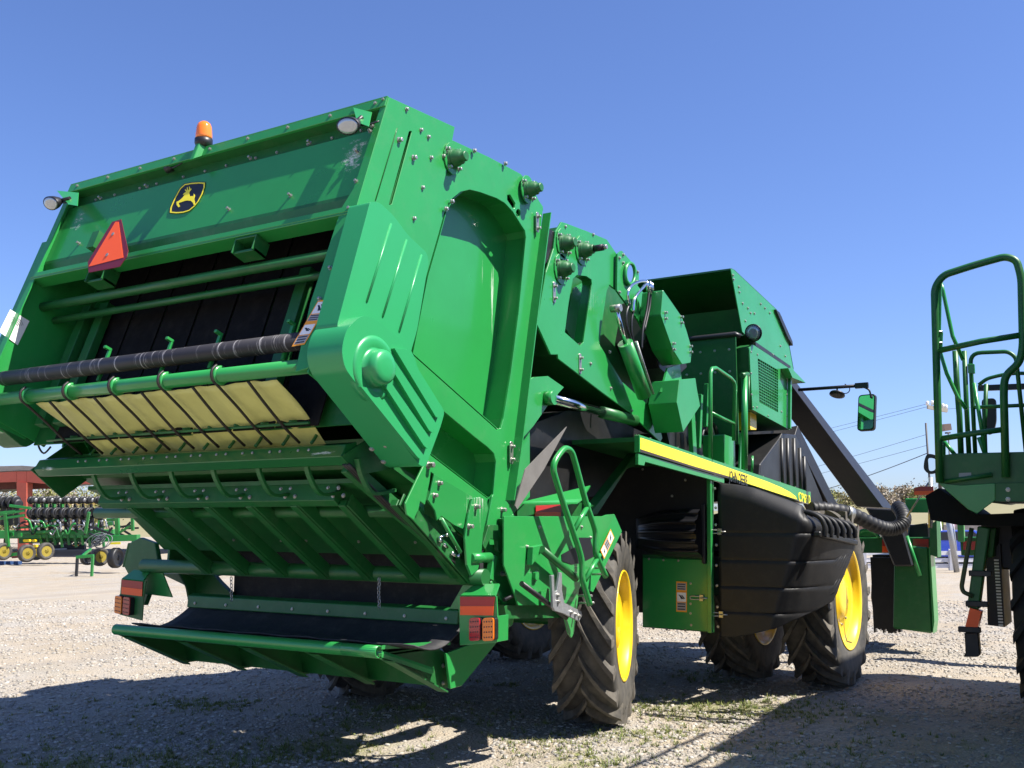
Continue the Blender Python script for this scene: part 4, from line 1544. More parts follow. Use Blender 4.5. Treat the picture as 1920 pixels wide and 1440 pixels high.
# slanted return arm, shiny rod and dark underside
XA = -4.2
b = MB()
b.plate(px_x([(978, 722), (1000, 707), (1028, 705), (1058, 726), (1030, 757), (1000, 800), (978, 825)], XA), (-0.12, 0, 0))
b.build('swing_arm', GREEN, picker, 0.004)
b = MB()
b.tube([on_x(1036, 748, XA + 0.05), on_x(1128, 773, XA + 0.05)], 0.042, 16)
b.build('piston_rod', CHROME, picker)
MB().tube([on_x(1128, 773, XA + 0.05), on_x(1190, 788, XA + 0.05)], 0.055, 16).build('lift_cylinder', GREEN_SHADED, picker)
b = MB()
b.lathe([(-0.06, 0.06), (0.03, 0.06)], on_x(1034, 746, XA + 0.05), EX, 18)
b.build('rod_eye', GREEN, picker)
b = MB()
b.plate(px_x([(985, 800), (1065, 770), (1130, 775), (1215, 815), (1240, 830), (1195, 860), (1120, 930), (985, 945)], -4.45), (-2.5, 0, 0))
b.build('conveyor_body', BLACK, picker)
b = MB()
b.plate(px_x([(966, 948), (985, 880), (1063, 800), (1020, 880), (970, 955)], -4.10), (-0.008, 0, 0))
b.build('side_curtain', mat('grey_curtain', (0.16, 0.15, 0.14), 0.8, var=0.2, vscale=6), picker)
b = MB()
b.plate(px_x([(1105, 965), (1195, 848), (1200, 868), (1175, 880), (1120, 965)], -4.15), (-0.10, 0, 0))
b.build('diagonal_brace', GREEN_SHADED, picker, 0.004)
b = MB()
b.hexa([on_x(975, 942, -4.2), on_x(1107, 910, -4.2), on_x(1092, 935, -4.05), on_x(1082, 942, -4.05), on_x(975, 945, -4.2), on_x(1107, 913, -4.2), on_x(1092, 938, -4.05), on_x(1082, 945, -4.05)])
b.build('ledge_plate', GREEN, picker)
b = MB()
b.plate(px_x([(970, 944), (1105, 942), (1110, 972), (970, 972)], -4.3), (-0.02, 0, 0))
b.build('rear_cross_panel', GREEN_SHADED, picker)
r_ = MB().plate(px_x([(1004, 948), (1052, 946), (1052, 960), (1004, 960)], -4.29), (0.004, 0, 0)).build('reflector', REDREF, picker)
MB().plate(px_x([(1003, 960), (1051, 960), (1051, 970), (1003, 970)], -4.29), (0.004, 0, 0)).build('orange_strip', ORANGE, r_)

# hub plate with the round opening, motor cylinder and hoses
XH = -4.08
hb = [(1158, 476), (1166, 470), (1185, 492), (1198, 512), (1198, 530), (1190, 545), (1212, 605), (1205, 612), (1157, 545)]
ring = [(1181.5 + 9 * math.cos(a), 513 + 20 * math.sin(a)) for a in np.linspace(0, 2 * math.pi, 20, endpoint=False)]
hpl = MB().plate(px_x(hb, XH), (-0.02, 0, 0), [px_x(ring, XH)]).build('motor_plate', GREEN, picker, 0.002)
ring2 = px_x(ring, XH + 0.02)
MB().tube(ring2, 0.018, 6, closed=True).build('opening_rim', GREEN, hpl)
b = MB()
for p in [(1168, 478), (1161, 484), (1168, 493), (1195, 510), (1192, 528), (1161, 548)]:
    b.bolt(on_x(*p, XH), EX, 0.014, 0.018)
b.build('bolt_heads', STEEL, hpl, kind='stuff')
MB().plate(px_x([(1170, 545), (1195, 535), (1215, 560), (1212, 625), (1204, 615)], XH - 0.05), (-0.02, 0, 0)).build('motor_bracket', GREEN, picker)
XCY = -3.98
a, m_, e = on_x(1155, 578, XCY), on_x(1172, 643, XCY), on_x(1208, 742, XCY)
MB().tube([a, m_], 0.022, 12).build('piston_rod', CHROME, picker)
cyl = MB().tube([m_, e], 0.072, 18).build('lift_cylinder', GREEN, picker)
b = MB()
b.lathe([(-.05, .035), (.05, .035)], a, EX, 14)
b.build('rod_eye', STEEL, picker)
MB().tube([m_ + V((.07, .09, 0.02)), e + V((.06, .07, 0.02))], 0.014, 8).build('cylinder_pipe', STEEL, picker)
b = MB()
for k, pts in enumerate(([(1180, 570), (1177, 550), (1185, 535), (1200, 528), (1212, 527)], [(1187, 585), (1190, 560), (1205, 540), (1213, 531)])):
    b2 = MB().tube(smooth_path(px_x(pts, XCY + 0.03), 5), 0.014, 8)
    b2.build('hose_pipe', CHROME, picker)
for pts in ([(1180, 570), (1174, 590), (1176, 615), (1186, 645), (1190, 660)], [(1187, 585), (1184, 605), (1186, 635), (1200, 680)], [(1217, 545), (1213, 580), (1205, 620), (1203, 655)], [(1220, 545), (1218, 575), (1208, 620)]):
    MB().tube(smooth_path(px_x(pts, XCY + 0.02), 5), 0.013, 8).build('hydraulic_hose', BLACK, picker)
b = MB()
for (p, q) in (((1212, 527), (1216, 548)), ((1218, 527), (1221, 552)), ((1222, 530), (1223, 548))):
    b.tube([on_x(*p, XCY + .03), on_x(*q, XCY + .03)], 0.018, 8)
b.build('hose_fitting', CHROME, picker)
# octagonal belt guard and the folded guard box
XO = -3.85
oc = [(1243, 543), (1278, 593), (1287, 619), (1297, 654), (1295, 680), (1279, 683), (1261, 654), (1239, 591)]
o_ = MB().plate(fillet(px_x(oc, XO), 0.015, 2), (-0.22, 0, 0)).build('belt_guard', GREEN, picker, 0.004)
b = MB()
for p in [(1247, 592), (1277, 600), (1262, 650), (1294, 655)]:
    for d in (-.03, .03):
        b.bolt(on_x(*p, XO) + V((0, 0, d)), EX, 0.015, 0.03)
b.build('bolt_heads', STEEL, o_, kind='stuff')
MB().plate(px_x([(1225, 560), (1270, 600), (1290, 690), (1262, 715), (1235, 690), (1212, 640)], -4.12), (-0.5, 0, 0)).build('gearbox', BLACK, picker, 0.02)
gbx = [(1274, 712), (1304, 709), (1307, 730), (1313, 761), (1281, 810), (1269, 755)]
MB().plate(px_x(gbx, -3.78), (-0.30, 0, 0)).build('belt_guard', GREEN, picker, 0.004)
MB().plate(px_x([(1252, 690), (1275, 683), (1279, 720), (1262, 722), (1240, 735)], -3.95), (-0.02, 0, 0)).build('guard_bracket', GREEN, picker)

# ---- cotton hopper behind the cab
XHP = -3.85
HY = on_x(1370, 503, XHP).y
hz = lambda px, py: on_y(px, py, HY).z
side = [(1370, 503), (1376, 506), (1455, 580), (1465, 594), (1478, 640), (1487, 690), (1492, 705), (1470, 690), (1420, 646), (1404, 634), (1392, 622)]
sp = MB().plate(px_x(side, XHP), (-0.012, 0, 0)).build('hopper_side', GREEN, picker, 0.003)
b = MB()
for p in [(1374, 516), (1375, 524), (1385, 538), (1386, 548), (1392, 569), (1402, 578), (1407, 587), (1414, 588), (1397, 602), (1426, 570), (1434, 578), (1443, 587), (1461, 600), (1467, 609), (1463, 649), (1472, 668)]:
    b.bolt(on_x(*p, XHP), EX, 0.014, 0.014)
b.build('bolt_heads', STEEL, sp, kind='stuff')
b = MB().plate(mirl(px_x(side, XHP)), (0.012, 0, 0)).build('hopper_side', GREEN, picker)
HX0 = 2 * XC - XHP
zt0 = hz(1370, 503)
zl1 = hz(1388, 590)
zl2 = hz(1394, 625)
b = MB()
b.hexa([(HX0, HY + .01, zt0), (XHP - .013, HY + .01, zt0), (XHP - .013, HY + .03, zt0), (HX0, HY + .03, zt0), (HX0, HY + .30, zl1), (XHP - .013, HY + .30, zl1), (XHP - .013, HY + .32, zl1), (HX0, HY + .32, zl1)])
b.v = [p + V((0, 1.05, -.25 if p.z > zl1 + .1 else 0)) if p.z > zl1 + .1 else p + V((0, .85, 0)) for p in b.v]
b.build('hopper_back_panel', GREEN_SHADED, picker)
b = MB()
b.hexa([(HX0, HY + 1.15, zl1), (XHP - .013, HY + 1.15, zl1), (XHP - .013, HY + 1.17, zl1), (HX0, HY + 1.17, zl1), (HX0, HY + .12, zl2), (XHP - .013, HY + .12, zl2), (XHP - .013, HY + .14, zl2), (HX0, HY + .14, zl2)])
b.build('hopper_back_panel', GREEN_SHADED, picker)
pr = [on_x(*p, XHP - .02) for p in ((1370, 503), (1376, 506), (1455, 580), (1465, 594), (1478, 640), (1487, 690))]
b = MB()
for a, e in zip(pr[:-1], pr[1:]):
    b.hexa([(HX0, a.y, a.z - .02), (XHP - .013, a.y, a.z - .02), (XHP - .013, e.y, e.z - .02), (HX0, e.y, e.z - .02), (HX0, a.y, a.z), (XHP - .013, a.y, a.z), (XHP - .013, e.y, e.z), (HX0, e.y, e.z)])
b.build('hopper_roof', GREEN_SHADED, picker)
b = MB()
MB().plate(px_x([(1455, 580), (1462, 586), (1486, 640), (1487, 648), (1478, 634)], XHP + .03), (-0.4, 0, 0)).build('roof_flap', BLACK, picker)
b = MB()
a = on_y(1290, 640, HY - .05)
b.tube([(HX0 + .2, HY - .05, a.z), (XHP + .05, HY - .05, a.z + 0.03), (XHP + .10, HY - .02, a.z)], 0.03, 8)
b.build('hopper_rail', BLACK, picker)
MB().box(HX0 + .1, XHP - .02, HY + .15, HY + .17, hz(1405, 830), zl2).build('engine_back_wall', GREEN_SHADED, picker)
b = MB()
for x in np.linspace(-5.0, -3.95, 7):
    b.bolt((x, HY + .15, hz(1400, 690)), (0, -1, 0), 0.013, 0.012)
    b.bolt((x, HY + .15, hz(1400, 648)), (0, -1, 0), 0.013, 0.012)
b.build('bolt_heads', STEEL, picker, kind='stuff')
lc = on_x(1413, 624, XHP + 0.13)
wl = MB().lathe([(-0.07, 0.03), (-0.05, 0.07), (0.0, 0.105), (0.012, 0.105), (0.012, 0.0)], lc, (-0.1, -0.95, -0.25), 20)
wl.tube([lc + V((0, .05, 0)), lc + V((-.05, .1, -.12)), lc + V((-.12, .1, -.16))], 0.02, 6)
wlo = wl.build('work_lamp', BLACK, picker)
MB().lathe([(0.012, 0.09), (0.02, 0.05), (0.02, 0.0)], lc, (-0.1, -0.95, -0.25), 20).build('lamp_lens', GLASS, wlo)
MB().beam(on_x(1412, 645, XHP + .05), on_x(1478, 690, XHP + .05), 0.06, 0.05, (0, 0, 1)).build('door_rail', BLACK, picker)
# mesh door
XD = -3.74
dr = [(1405, 652), (1412, 646), (1476, 688), (1484, 694), (1481, 806), (1411, 768)]
ms = [(1421, 672), (1459, 694), (1459, 773), (1424, 754)]
dp = MB().plate(px_x(dr, XD), (-0.02, 0, 0), [px_x(ms, XD)]).build('screen_door', GREEN, picker, 0.003)
b = MB()
q = px_x(ms, XD - 0.008)
for i in range(1, 10):
    t = i / 10
    b.beam(q[0].lerp(q[1], t), q[3].lerp(q[2], t), 0.007, 0.008, EX)
for i in range(1, 15):
    t = i / 15
    b.beam(q[0].lerp(q[3], t), q[1].lerp(q[2], t), 0.007, 0.008, EX)
b.build('screen_bars', GREEN, dp, kind='stuff')
MB().plate(px_x(ms, XD - 0.035), (-0.01, 0, 0)).build('screen_cloth', mat('screen_cloth', (0.10, 0.24, 0.07), 0.7), dp)
b = MB()
for p in [(1408, 660), (1408, 700), (1409, 740), (1412, 764), (1440, 780), (1475, 700), (1475, 740), (1475, 780), (1420, 665), (1465, 772), (1419, 764), (1449, 665)]:
    b.bolt(on_x(*p, XD), EX, 0.011, 0.010)
b.build('bolt_heads', STEEL, dp, kind='stuff')
p = px_x(dr, XD - .03)
MB().plate(p, (-1.4, 0, 0)).build('cooling_box', GREEN_SHADED, picker)
MB().plate(px_x([(1484, 690), (1511, 718), (1486, 708), (1478, 690)], XD + .1), (-0.5, 0, 0)).build('box_visor', GREEN, picker)
b = MB()
b.beam(on_x(1481, 700, XD + .03), on_x(1480, 804, XD + .03), 0.05, 0.04, EX)
b.build('door_post', GREEN, picker, 0.004)
MB().plate(fillet(px_x([(1406, 768), (1418, 772), (1419, 806), (1407, 806)], XD - .1), .03, 3), (-0.2, 0, 0)).build('yellow_tank', YELLOW, picker, 0.03, 3)
# engine bay clutter between guard and deck
for (p, q, wd2) in (((1295, 760), (1300, 860), .10), ((1313, 740), (1309, 840), .05), ((1325, 720), (1322, 800), .04), ((1390, 820), (1392, 870), .05)):
    MB().beam(on_x(*p, -4.0), on_x(*q, -4.0), wd2, .05, EX).build('engine_bracket', GREEN, picker, 0.004)
b = MB()
for i in range(5):
    x = -4.05 - .06 * i
    pts = [on_x(1300 + 14 * i, 850 - 18 * (i % 3), x), on_x(1310 + 12 * i, 800, x), on_x(1330 + 10 * i, 790 + 8 * i, x), on_x(1345 + 9 * i, 860, x)]
    b.tube(smooth_path(pts, 5), 0.018, 7)
b.build('engine_hose', BLACK, picker)
b = MB()
b.plate(fillet(px_x([(1250, 810), (1285, 812), (1292, 860), (1262, 860)], -4.1), .02, 2), (-.4, 0, 0))
b.build('engine_block', BLACK, picker)
MB().box(HX0 + .3, -4.2, HY - .9, HY + .15, hz(1400, 830) - .15, hz(1400, 790)).build('engine_cover', BLACK, picker)
MB().plate(fillet(px_x([(1357, 814), (1378, 821), (1379, 880), (1359, 872)], -3.85), .02, 2), (-.25, 0, 0)).build('control_box', GREEN, picker, 0.006)
b = MB().plate(px_x([(1390, 812), (1394, 820), (1392, 880), (1387, 880)], -3.85), (-.02, 0, 0))
b.build('control_bracket', GREEN, picker)
# side handrail and lift post
rp = px_x([(1332, 868), (1332, 700), (1335, 691), (1342, 690), (1370, 709), (1376, 716), (1378, 724), (1376, 826)], XD)
b = MB().tube(rp, 0.022, 10)
b.tube([on_x(1333, 774, XD), on_x(1376, 794, XD)], 0.018, 8)
b.build('handrail', GREEN, picker)
MB().tube(px_x([(1396, 705), (1396, 880)], XD), 0.036, 14).build('lift_post', GREEN, picker)
b = MB().tube(px_x([(1390, 704), (1402, 702)], XD), 0.03, 8)
b.tube(px_x([(1404, 706), (1404, 768)], XD), 0.014, 8)
b.build('post_cap', GREEN_SHADED, picker)
b = MB().tube(px_x([(1411, 855), (1410, 885)], XD), 0.014, 8)
b.build('short_post', GREEN, picker)

# ---- deck with the yellow stripe
XK = -3.72
dk = [(1199, 815), (1520, 923), (1520, 945), (1366, 896), (1199, 848)]
deck = MB().plate(px_x(dk, XK), (-0.05, 0, 0)).build('deck_edge', GREEN, picker, 0.003)
stp = [(1200.5, 820.5), (1300, 854), (1400, 889), (1440, 903.5), (1465, 914), (1482, 923), (1492, 931), (1494, 936.5), (1470, 929), (1400, 906), (1366, 893), (1300, 874), (1200.5, 842)]
MB().plate(px_x(stp, XK + 0.001), (0.0015, 0, 0)).build('yellow_stripe', DECAL, deck)
MB().plate(px_x([(1200.5, 842.5), (1300, 874.5), (1366, 893.5), (1366, 897), (1300, 878), (1200.5, 847)], XK + 0.001), (0.0015, 0, 0)).build('dark_pinstripe', mat('brown_vinyl', (0.05, 0.035, 0.03), .5), deck)
a, e = on_x(1367, 906.5, XK + .003), on_x(1403, 918.5, XK + .003)
a0, e0 = on_x(1367, 901.5, XK + .0035), on_x(1402, 911.0, XK + .0035)
text_on('JOHN DEERE', 0.16, a0, e0 - a0, EX, INK, deck, width=(e0 - a0).length * 1.0)
a1, e1 = on_x(1497, 938.5, XK + .0035), on_x(1519, 942.5, XK + .0035)
text_on('CP690', 0.16, a1, on_x(1519, 944.5, XK) - on_x(1497, 937.5, XK), EX, DECAL, deck, width=(e1 - a1).length)
under = [(1197, 850), (1358, 896), (1358, 906), (1210, 866), (1208, 873), (1197, 871)]
MB().plate(px_x(under, XK - 0.012), (-0.03, 0, 0)).build('deck_skirt', GREEN, picker, 0.002)
pk = [on_x(1199, 815, XK - .05), on_x(1520, 923, XK - .05)]
b = MB()
b.hexa([pk[0] + V((0, 0, -.02)), pk[1] + V((0, 0, -.02)), pk[1] + V((-3.8, 0, -.02)), pk[0] + V((-3.8, 0, -.02)), pk[0] + V((0, 0, -.06)), pk[1] + V((0, 0, -.06)), pk[1] + V((-3.8, 0, -.06)), pk[0] + V((-3.8, 0, -.06))])
b.build('deck_floor', GREEN_SHADED, picker)
b = MB()
for t in np.linspace(.03, .97, 9):
    p = pk[0].lerp(pk[1], t) + V((.03, 0, -.02))
    b.bolt(p, (0, 0, 1), .013, .014)
b.build('bolt_heads', STEEL, deck, kind='stuff')

# ---- engine compartment facing the rear wheel
WY = 9.95
MB().plate(px_y([(1205, 868), (1330, 868), (1330, 1040), (1205, 1040)], WY - .004), (0, -.006, 0)).build('shade_sheet', BLACK, picker)  # black sheet puts the deep shade under the deck into colour
wl_ = MB().plate(px_y([(1205, 868), (1336, 868), (1337, 1186), (1205, 1176)], WY), (0, .03, 0)).build('engine_compartment_wall', GREEN_SHADED, picker)
MB().box(-7.5, -4.45, WY + .035, WY + .06, .75, 2.3).build('engine_compartment_wall', BLACK, picker)
MB().plate(px_y([(1206, 1046), (1328, 1050), (1329, 1183), (1206, 1175)], WY - .012), (0, -.012, 0)).build('access_door', GREEN, picker, 0.003)
MB().plate(px_y([(1328, 872), (1335, 872), (1338, 1186), (1330, 1186)], WY - .02), (0, -.05, 0)).build('corner_post', GREEN, picker, 0.004)
b = MB()
for p in [(1217, 1048), (1244, 1050), (1272, 1051), (1295, 1094), (1295, 1132), (1295, 1150), (1296, 1172), (1250, 1180), (1225, 1178), (1285, 1182), (1205, 880), (1260, 930), (1285, 900)]:
    b.bolt(on_y(*p, WY - .02), (0, -1, 0), .011, .01)
b.build('bolt_heads', STEEL, wl_, kind='stuff')
# bulging black moulding with its ridges
p0, p1 = on_y(1195, 1000, WY), on_y(1322, 1000, WY)
zt1, zb2 = on_y(1322, 955, WY).z, on_y(1322, 1048, WY).z
b = MB()
nu, nv = 32, 60
vs_ = []
for j in range(nv + 1):
    v = j / nv
    for i in range(nu + 1):
        u = i / nu
        env = math.sin(math.pi * min(1, .06 + v * .94)) ** .55 * (1 - (1 - u) ** 2.2) ** .6
        z = (zt1 + zb2) / 2 + (zt1 - zb2) / 2 * (1 - 2 * v) * (.62 + .38 * math.sin(min(1, u * 1.5) * math.pi / 2))
        rid = .055 * max(0, math.sin(v * 5 * 2 * math.pi)) ** .6 * (u ** 1.3) * min(1, 8 * v, 8 * (1 - v))
        vs_.append((p0.x + (p1.x - p0.x) * u, WY - .03 - .22 * env - rid, z))
b.add(vs_, [(j * (nu + 1) + i, j * (nu + 1) + i + 1, (j + 1) * (nu + 1) + i + 1, (j + 1) * (nu + 1) + i) for j in range(nv) for i in range(nu)], True)
bo = b.build('air_scoop', SCOOP, picker)
MB().plate(px_y([(1318, 945), (1325, 945), (1326, 1058), (1319, 1056)], WY - .02), (0, -.06, 0)).build('scoop_edge', BLACK, bo, 0.01)
d5 = px_y([(1268, 1090), (1288, 1091), (1288, 1148), (1268, 1147)], WY - .026)
wd5 = MB().plate(d5, (0, -.001, 0)).build('warning_decal', WARN, picker)
decal_fill(wd5, d5, V((0, -1, 0)), [(.05, .28, 'text'), (.36, .66, 'pic'), (.69, .95, 'text')])


def latch(px, py, y):
    p = on_y(px, py, y)
    b = MB()
    b.tube(smooth_path([p + V((-.03, -.02, .015)), p + V((-.11, -.03, .016)), p + V((-.125, -.03, 0)), p + V((-.11, -.03, -.016)), p + V((-.03, -.02, -.015))], 4), .006, 6)
    b.tube([p + V((-.03, -.02, 0)), p + V((.06, -.03, 0))], .007, 6)
    b.box(p.x - .03, p.x + .01, p.y - .025, p.y, p.z - .03, p.z + .03)
    b.build('door_latch', STEEL, picker)


latch(1318, 1121, WY - .03)
# black moulded side panel that wraps round to the wheel
YP = 10.0
pth = [(-3.73 + .17 * k, YP) for k in range(6)] + [(-2.805, YP + .04), (-2.755, YP + .14), (-2.715, YP + .4), (-2.69, YP + .7), (-2.675, YP + .95), (-2.665, YP + 1.22)]
zt2 = [2.085, 2.065, 2.03, 1.965, 1.90, 1.83, 1.79, 1.765, 1.74, 1.71, 1.69, 1.67]
zb3 = [.55, .555, .57, .59, .62, .655, .69, .74, .80, .90, 1.22, 1.44]
fr3 = [0, .18, .36, .55, .73, .91, 1.0, .95, .75, .45, .25, .1]
b = MB()
nv = 28
ribs = [(1.58, .012), (1.31, .009), (1.05, .009), (.80, .008)]
vs_ = []
n_ = len(pth)
PT, ZT, ZB, FR = [], [], [], []
for i in range(n_ - 1):
    for k in range(4):
        t = k / 4
        PT.append((pth[i][0] * (1 - t) + pth[i + 1][0] * t, pth[i][1] * (1 - t) + pth[i + 1][1] * t))
        ZT.append(zt2[i] * (1 - t) + zt2[i + 1] * t)
        ZB.append(zb3[i] * (1 - t) + zb3[i + 1] * t)
        FR.append(fr3[i] * (1 - t) + fr3[i + 1] * t)
PT.append(pth[-1]); ZT.append(zt2[-1]); ZB.append(zb3[-1]); FR.append(fr3[-1])
n_ = len(PT)
nv = 120
for j in range(nv + 1):
    for i in range(n_):
        v = j / nv
        z = ZB[i] * (1 - v) + ZT[i] * v
        a, e = PT[max(i - 1, 0)], PT[min(i + 1, n_ - 1)]
        t = V((e[0] - a[0], e[1] - a[1], 0)).normalized()
        nn = V((t.y, -t.x, 0))
        d = 0
        for rz, ra in ribs:
            d += ra * .5 * (1 + math.tanh((rz - z) / .006)) - ra * .5
            d -= .010 * math.exp(-((z - rz) / .012) ** 2)
        rnd = -(.05 + .12 * min(1, i / 22)) * max(0, 1 - (ZT[i] - z) / .16) ** 2.2
        vs_.append(V((PT[i][0] - max(0, 1.70 - z) * .34 * FR[i], PT[i][1], z)) + nn * (d + rnd))
b.add(vs_, [(j * n_ + i, j * n_ + i + 1, (j + 1) * n_ + i + 1, (j + 1) * n_ + i) for j in range(nv) for i in range(n_ - 1)], True)
pan = b.build('fuel_tank_panel', BLACK_GLOSS, picker)
pan.modifiers.new('thick', 'SOLIDIFY').thickness = -0.02
b = MB()
for k in range(6):
    t = k / 5
    px_, y = 1536 + 57 * t, YP + .14 + 1.04 * t
    x = on_y(px_, 990, y).x
    bb = MB().tube(smooth_path([(x - .26, y, 1.80 - t * .09), (x - .10, y, 1.79 - t * .09), (x + .015, y, 1.735 - t * .07), (x + .055, y, 1.64 - t * .03), (x + .045, y, 1.55 - t * .02)], 4), .026, 8)
    bb.build('louvre_rib', BLACK_GLOSS, pan)
b.beam(on_y(1522, 1001, YP + .06) + V((.05, 0, 0)), on_y(1594, 1018, YP + 1.2) + V((.05, 0, 0)), .07, .05, (0, 0, 1))
b.build('louvre_sill', BLACK, pan, .01)
b = MB()
for p in [(1340, 916), (1342, 952), (1342, 984), (1343, 1022), (1343, 1060), (1344, 1098), (1345, 1138), (1346, 1175)]:
    b.bolt(on_y(*p, YP - .03), (0, -1, 0), .012, .012)
b.build('bolt_heads', STEEL, pan, kind='stuff')
latch(1352, 997, YP - .03)
latch(1355, 1152, YP - .03)
MB().box(-4.4, -3.45, YP + .15, YP + .85, .95, 1.35).build('fuel_tank', BLACK, picker)
MB().box(-4.4, -3.25, YP + .15, YP + 1.9, 1.4, 1.62).build('fuel_tank', BLACK, picker)
# ribbed black tank in front of the deck
XT = -3.78
tk = [(1420, 940), (1426, 870), (1441, 850), (1463, 820), (1467, 812), (1492, 815), (1500, 830), (1546, 944)]
tn = MB().plate(px_x(tk, XT), (-1.2, 0, 0)).build('water_tank', BLACK, picker, .02, 2)
for px in (1466, 1477, 1489, 1500, 1508):
    MB().tube(px_x([(px - 1, 822 if px < 1495 else 840 + (px - 1500) * 2), (px + 1, 930)], XT + .005), .028, 8).build('tank_rib', BLACK, tn)
# slanted air ducts to the picking heads
def duct(a, e, wd2, ht, upv, name, m=BLACK):
    return MB().beam(a, e, wd2, ht, upv).build(name, m, picker, .012, 2)


DUCT = mat('duct_plastic', (0.013, 0.013, 0.015), .45, spec=.4, var=.25, vscale=3, dust=.04)
dc = []
for (l_, s_, r_), yy in ((((1424, 706), (1472, 706), (1485, 706)), 13.85), (((1606, 950), (1656, 952), (1676, 955)), 15.6)):
    S0 = on_y(*s_, yy)
    L0, R0 = on_y(*l_, yy), on_x(*r_, S0.x)
    dc += [L0, S0, R0, L0 + R0 - S0]
MB().hexa(dc).build('air_duct', DUCT, picker, .012, 2)
MB().plate(px_y([(1622, 952), (1680, 955), (1690, 985), (1712, 1062), (1676, 1062), (1650, 1000)], 14.8), (0, .3, 0)).build('duct_foot', BLACK, picker, .02)
duct(on_y(1470, 812, 13.6), on_y(1548, 965, 14.6), .25, .35, EX, 'air_duct', DUCT)
# corrugated hose
hp_ = [on_y(1520, 954, 12.9), on_y(1560, 956, 13.1), on_y(1600, 966, 13.4), on_y(1640, 985, 13.7), on_y(1668, 992, 13.9), on_y(1688, 986, 14.0), on_y(1695, 972, 14.1), on_y(1688, 956, 14.3), on_y(1684, 952, 14.5)]
pp = smooth_path(hp_, 12)
MB().tube(pp, .105, 16, rfun=lambda i: (.080, .094, .096)[i % 3]).build('air_hose', BLACK_GLOSS, picker)
pq = on_y(1589, 963, 13.3)
MB().lathe([(-.05, .10), (.05, .10)], pq, pp[36] - pp[33], 18).build('hose_clamp', STEEL, picker)
# mirror arm with its lamp and mirror
MYA = 13.4
a, e = on_y(1497, 731, MYA), on_y(1628, 722, MYA)
b = MB().tube([a, e], .022, 8)
b.beam(a.lerp(e, .82), e, .05, .07, (0, 0, 1))
marm = b.build('mirror_arm', BLACK, picker)
q = on_y(1570, 738, MYA)
b = MB().lathe([(-.03, .03), (.0, .095), (.02, .10), (.035, .06)], q, (-.1, -.4, -.9), 18)
b.tube([q, q + V((0, 0, .09))], .012, 6)
b.tube(smooth_path([q + V((.03, 0, 0)), q + V((.13, 0, .0)), q + V((.16, 0, .06)), q + V((.10, 0, .12))], 4), .006, 6)
b.build('work_lamp', BLACK, picker)
b = MB().tube(smooth_path(px_y([(1620, 726), (1630, 732), (1633, 746)], MYA), 4), .012, 8)
b.build('mirror_bracket', BLACK, picker)
mc = on_y(1624, 773, MYA)
hw, hh2 = .115, .24
# the mirror looks back and inboard, a little down
mn = V((-0.22, -0.95, 0.175)).normalized()
mu = V((0, 0, 1)).cross(mn).normalized()
mv = mn.cross(mu)
loop = fillet([mc + mu * s * hw + mv * t * hh2 for s, t in ((-1, -1), (1, -1), (1, 1), (-1, 1))], .05, 4)
mo = MB().plate(loop, mn * -.05).build('mirror_housing', BLACK, picker, .008, 2)
loop2 = fillet([mc + mn * .002 + mu * s * (hw - .014) + mv * t * (hh2 - .016) for s, t in ((-1, -1), (1, -1), (1, 1), (-1, 1))], .045, 4)
MB().plate(loop2, mn * .003).build('mirror_face', MIRROR, mo)
# cab roof and dark cab behind everything, closing the front of the machine
MB().box(-6.9, -4.4, 12.6, 14.3, 2.4, 3.9).build('cab', BLACK, picker, .05)


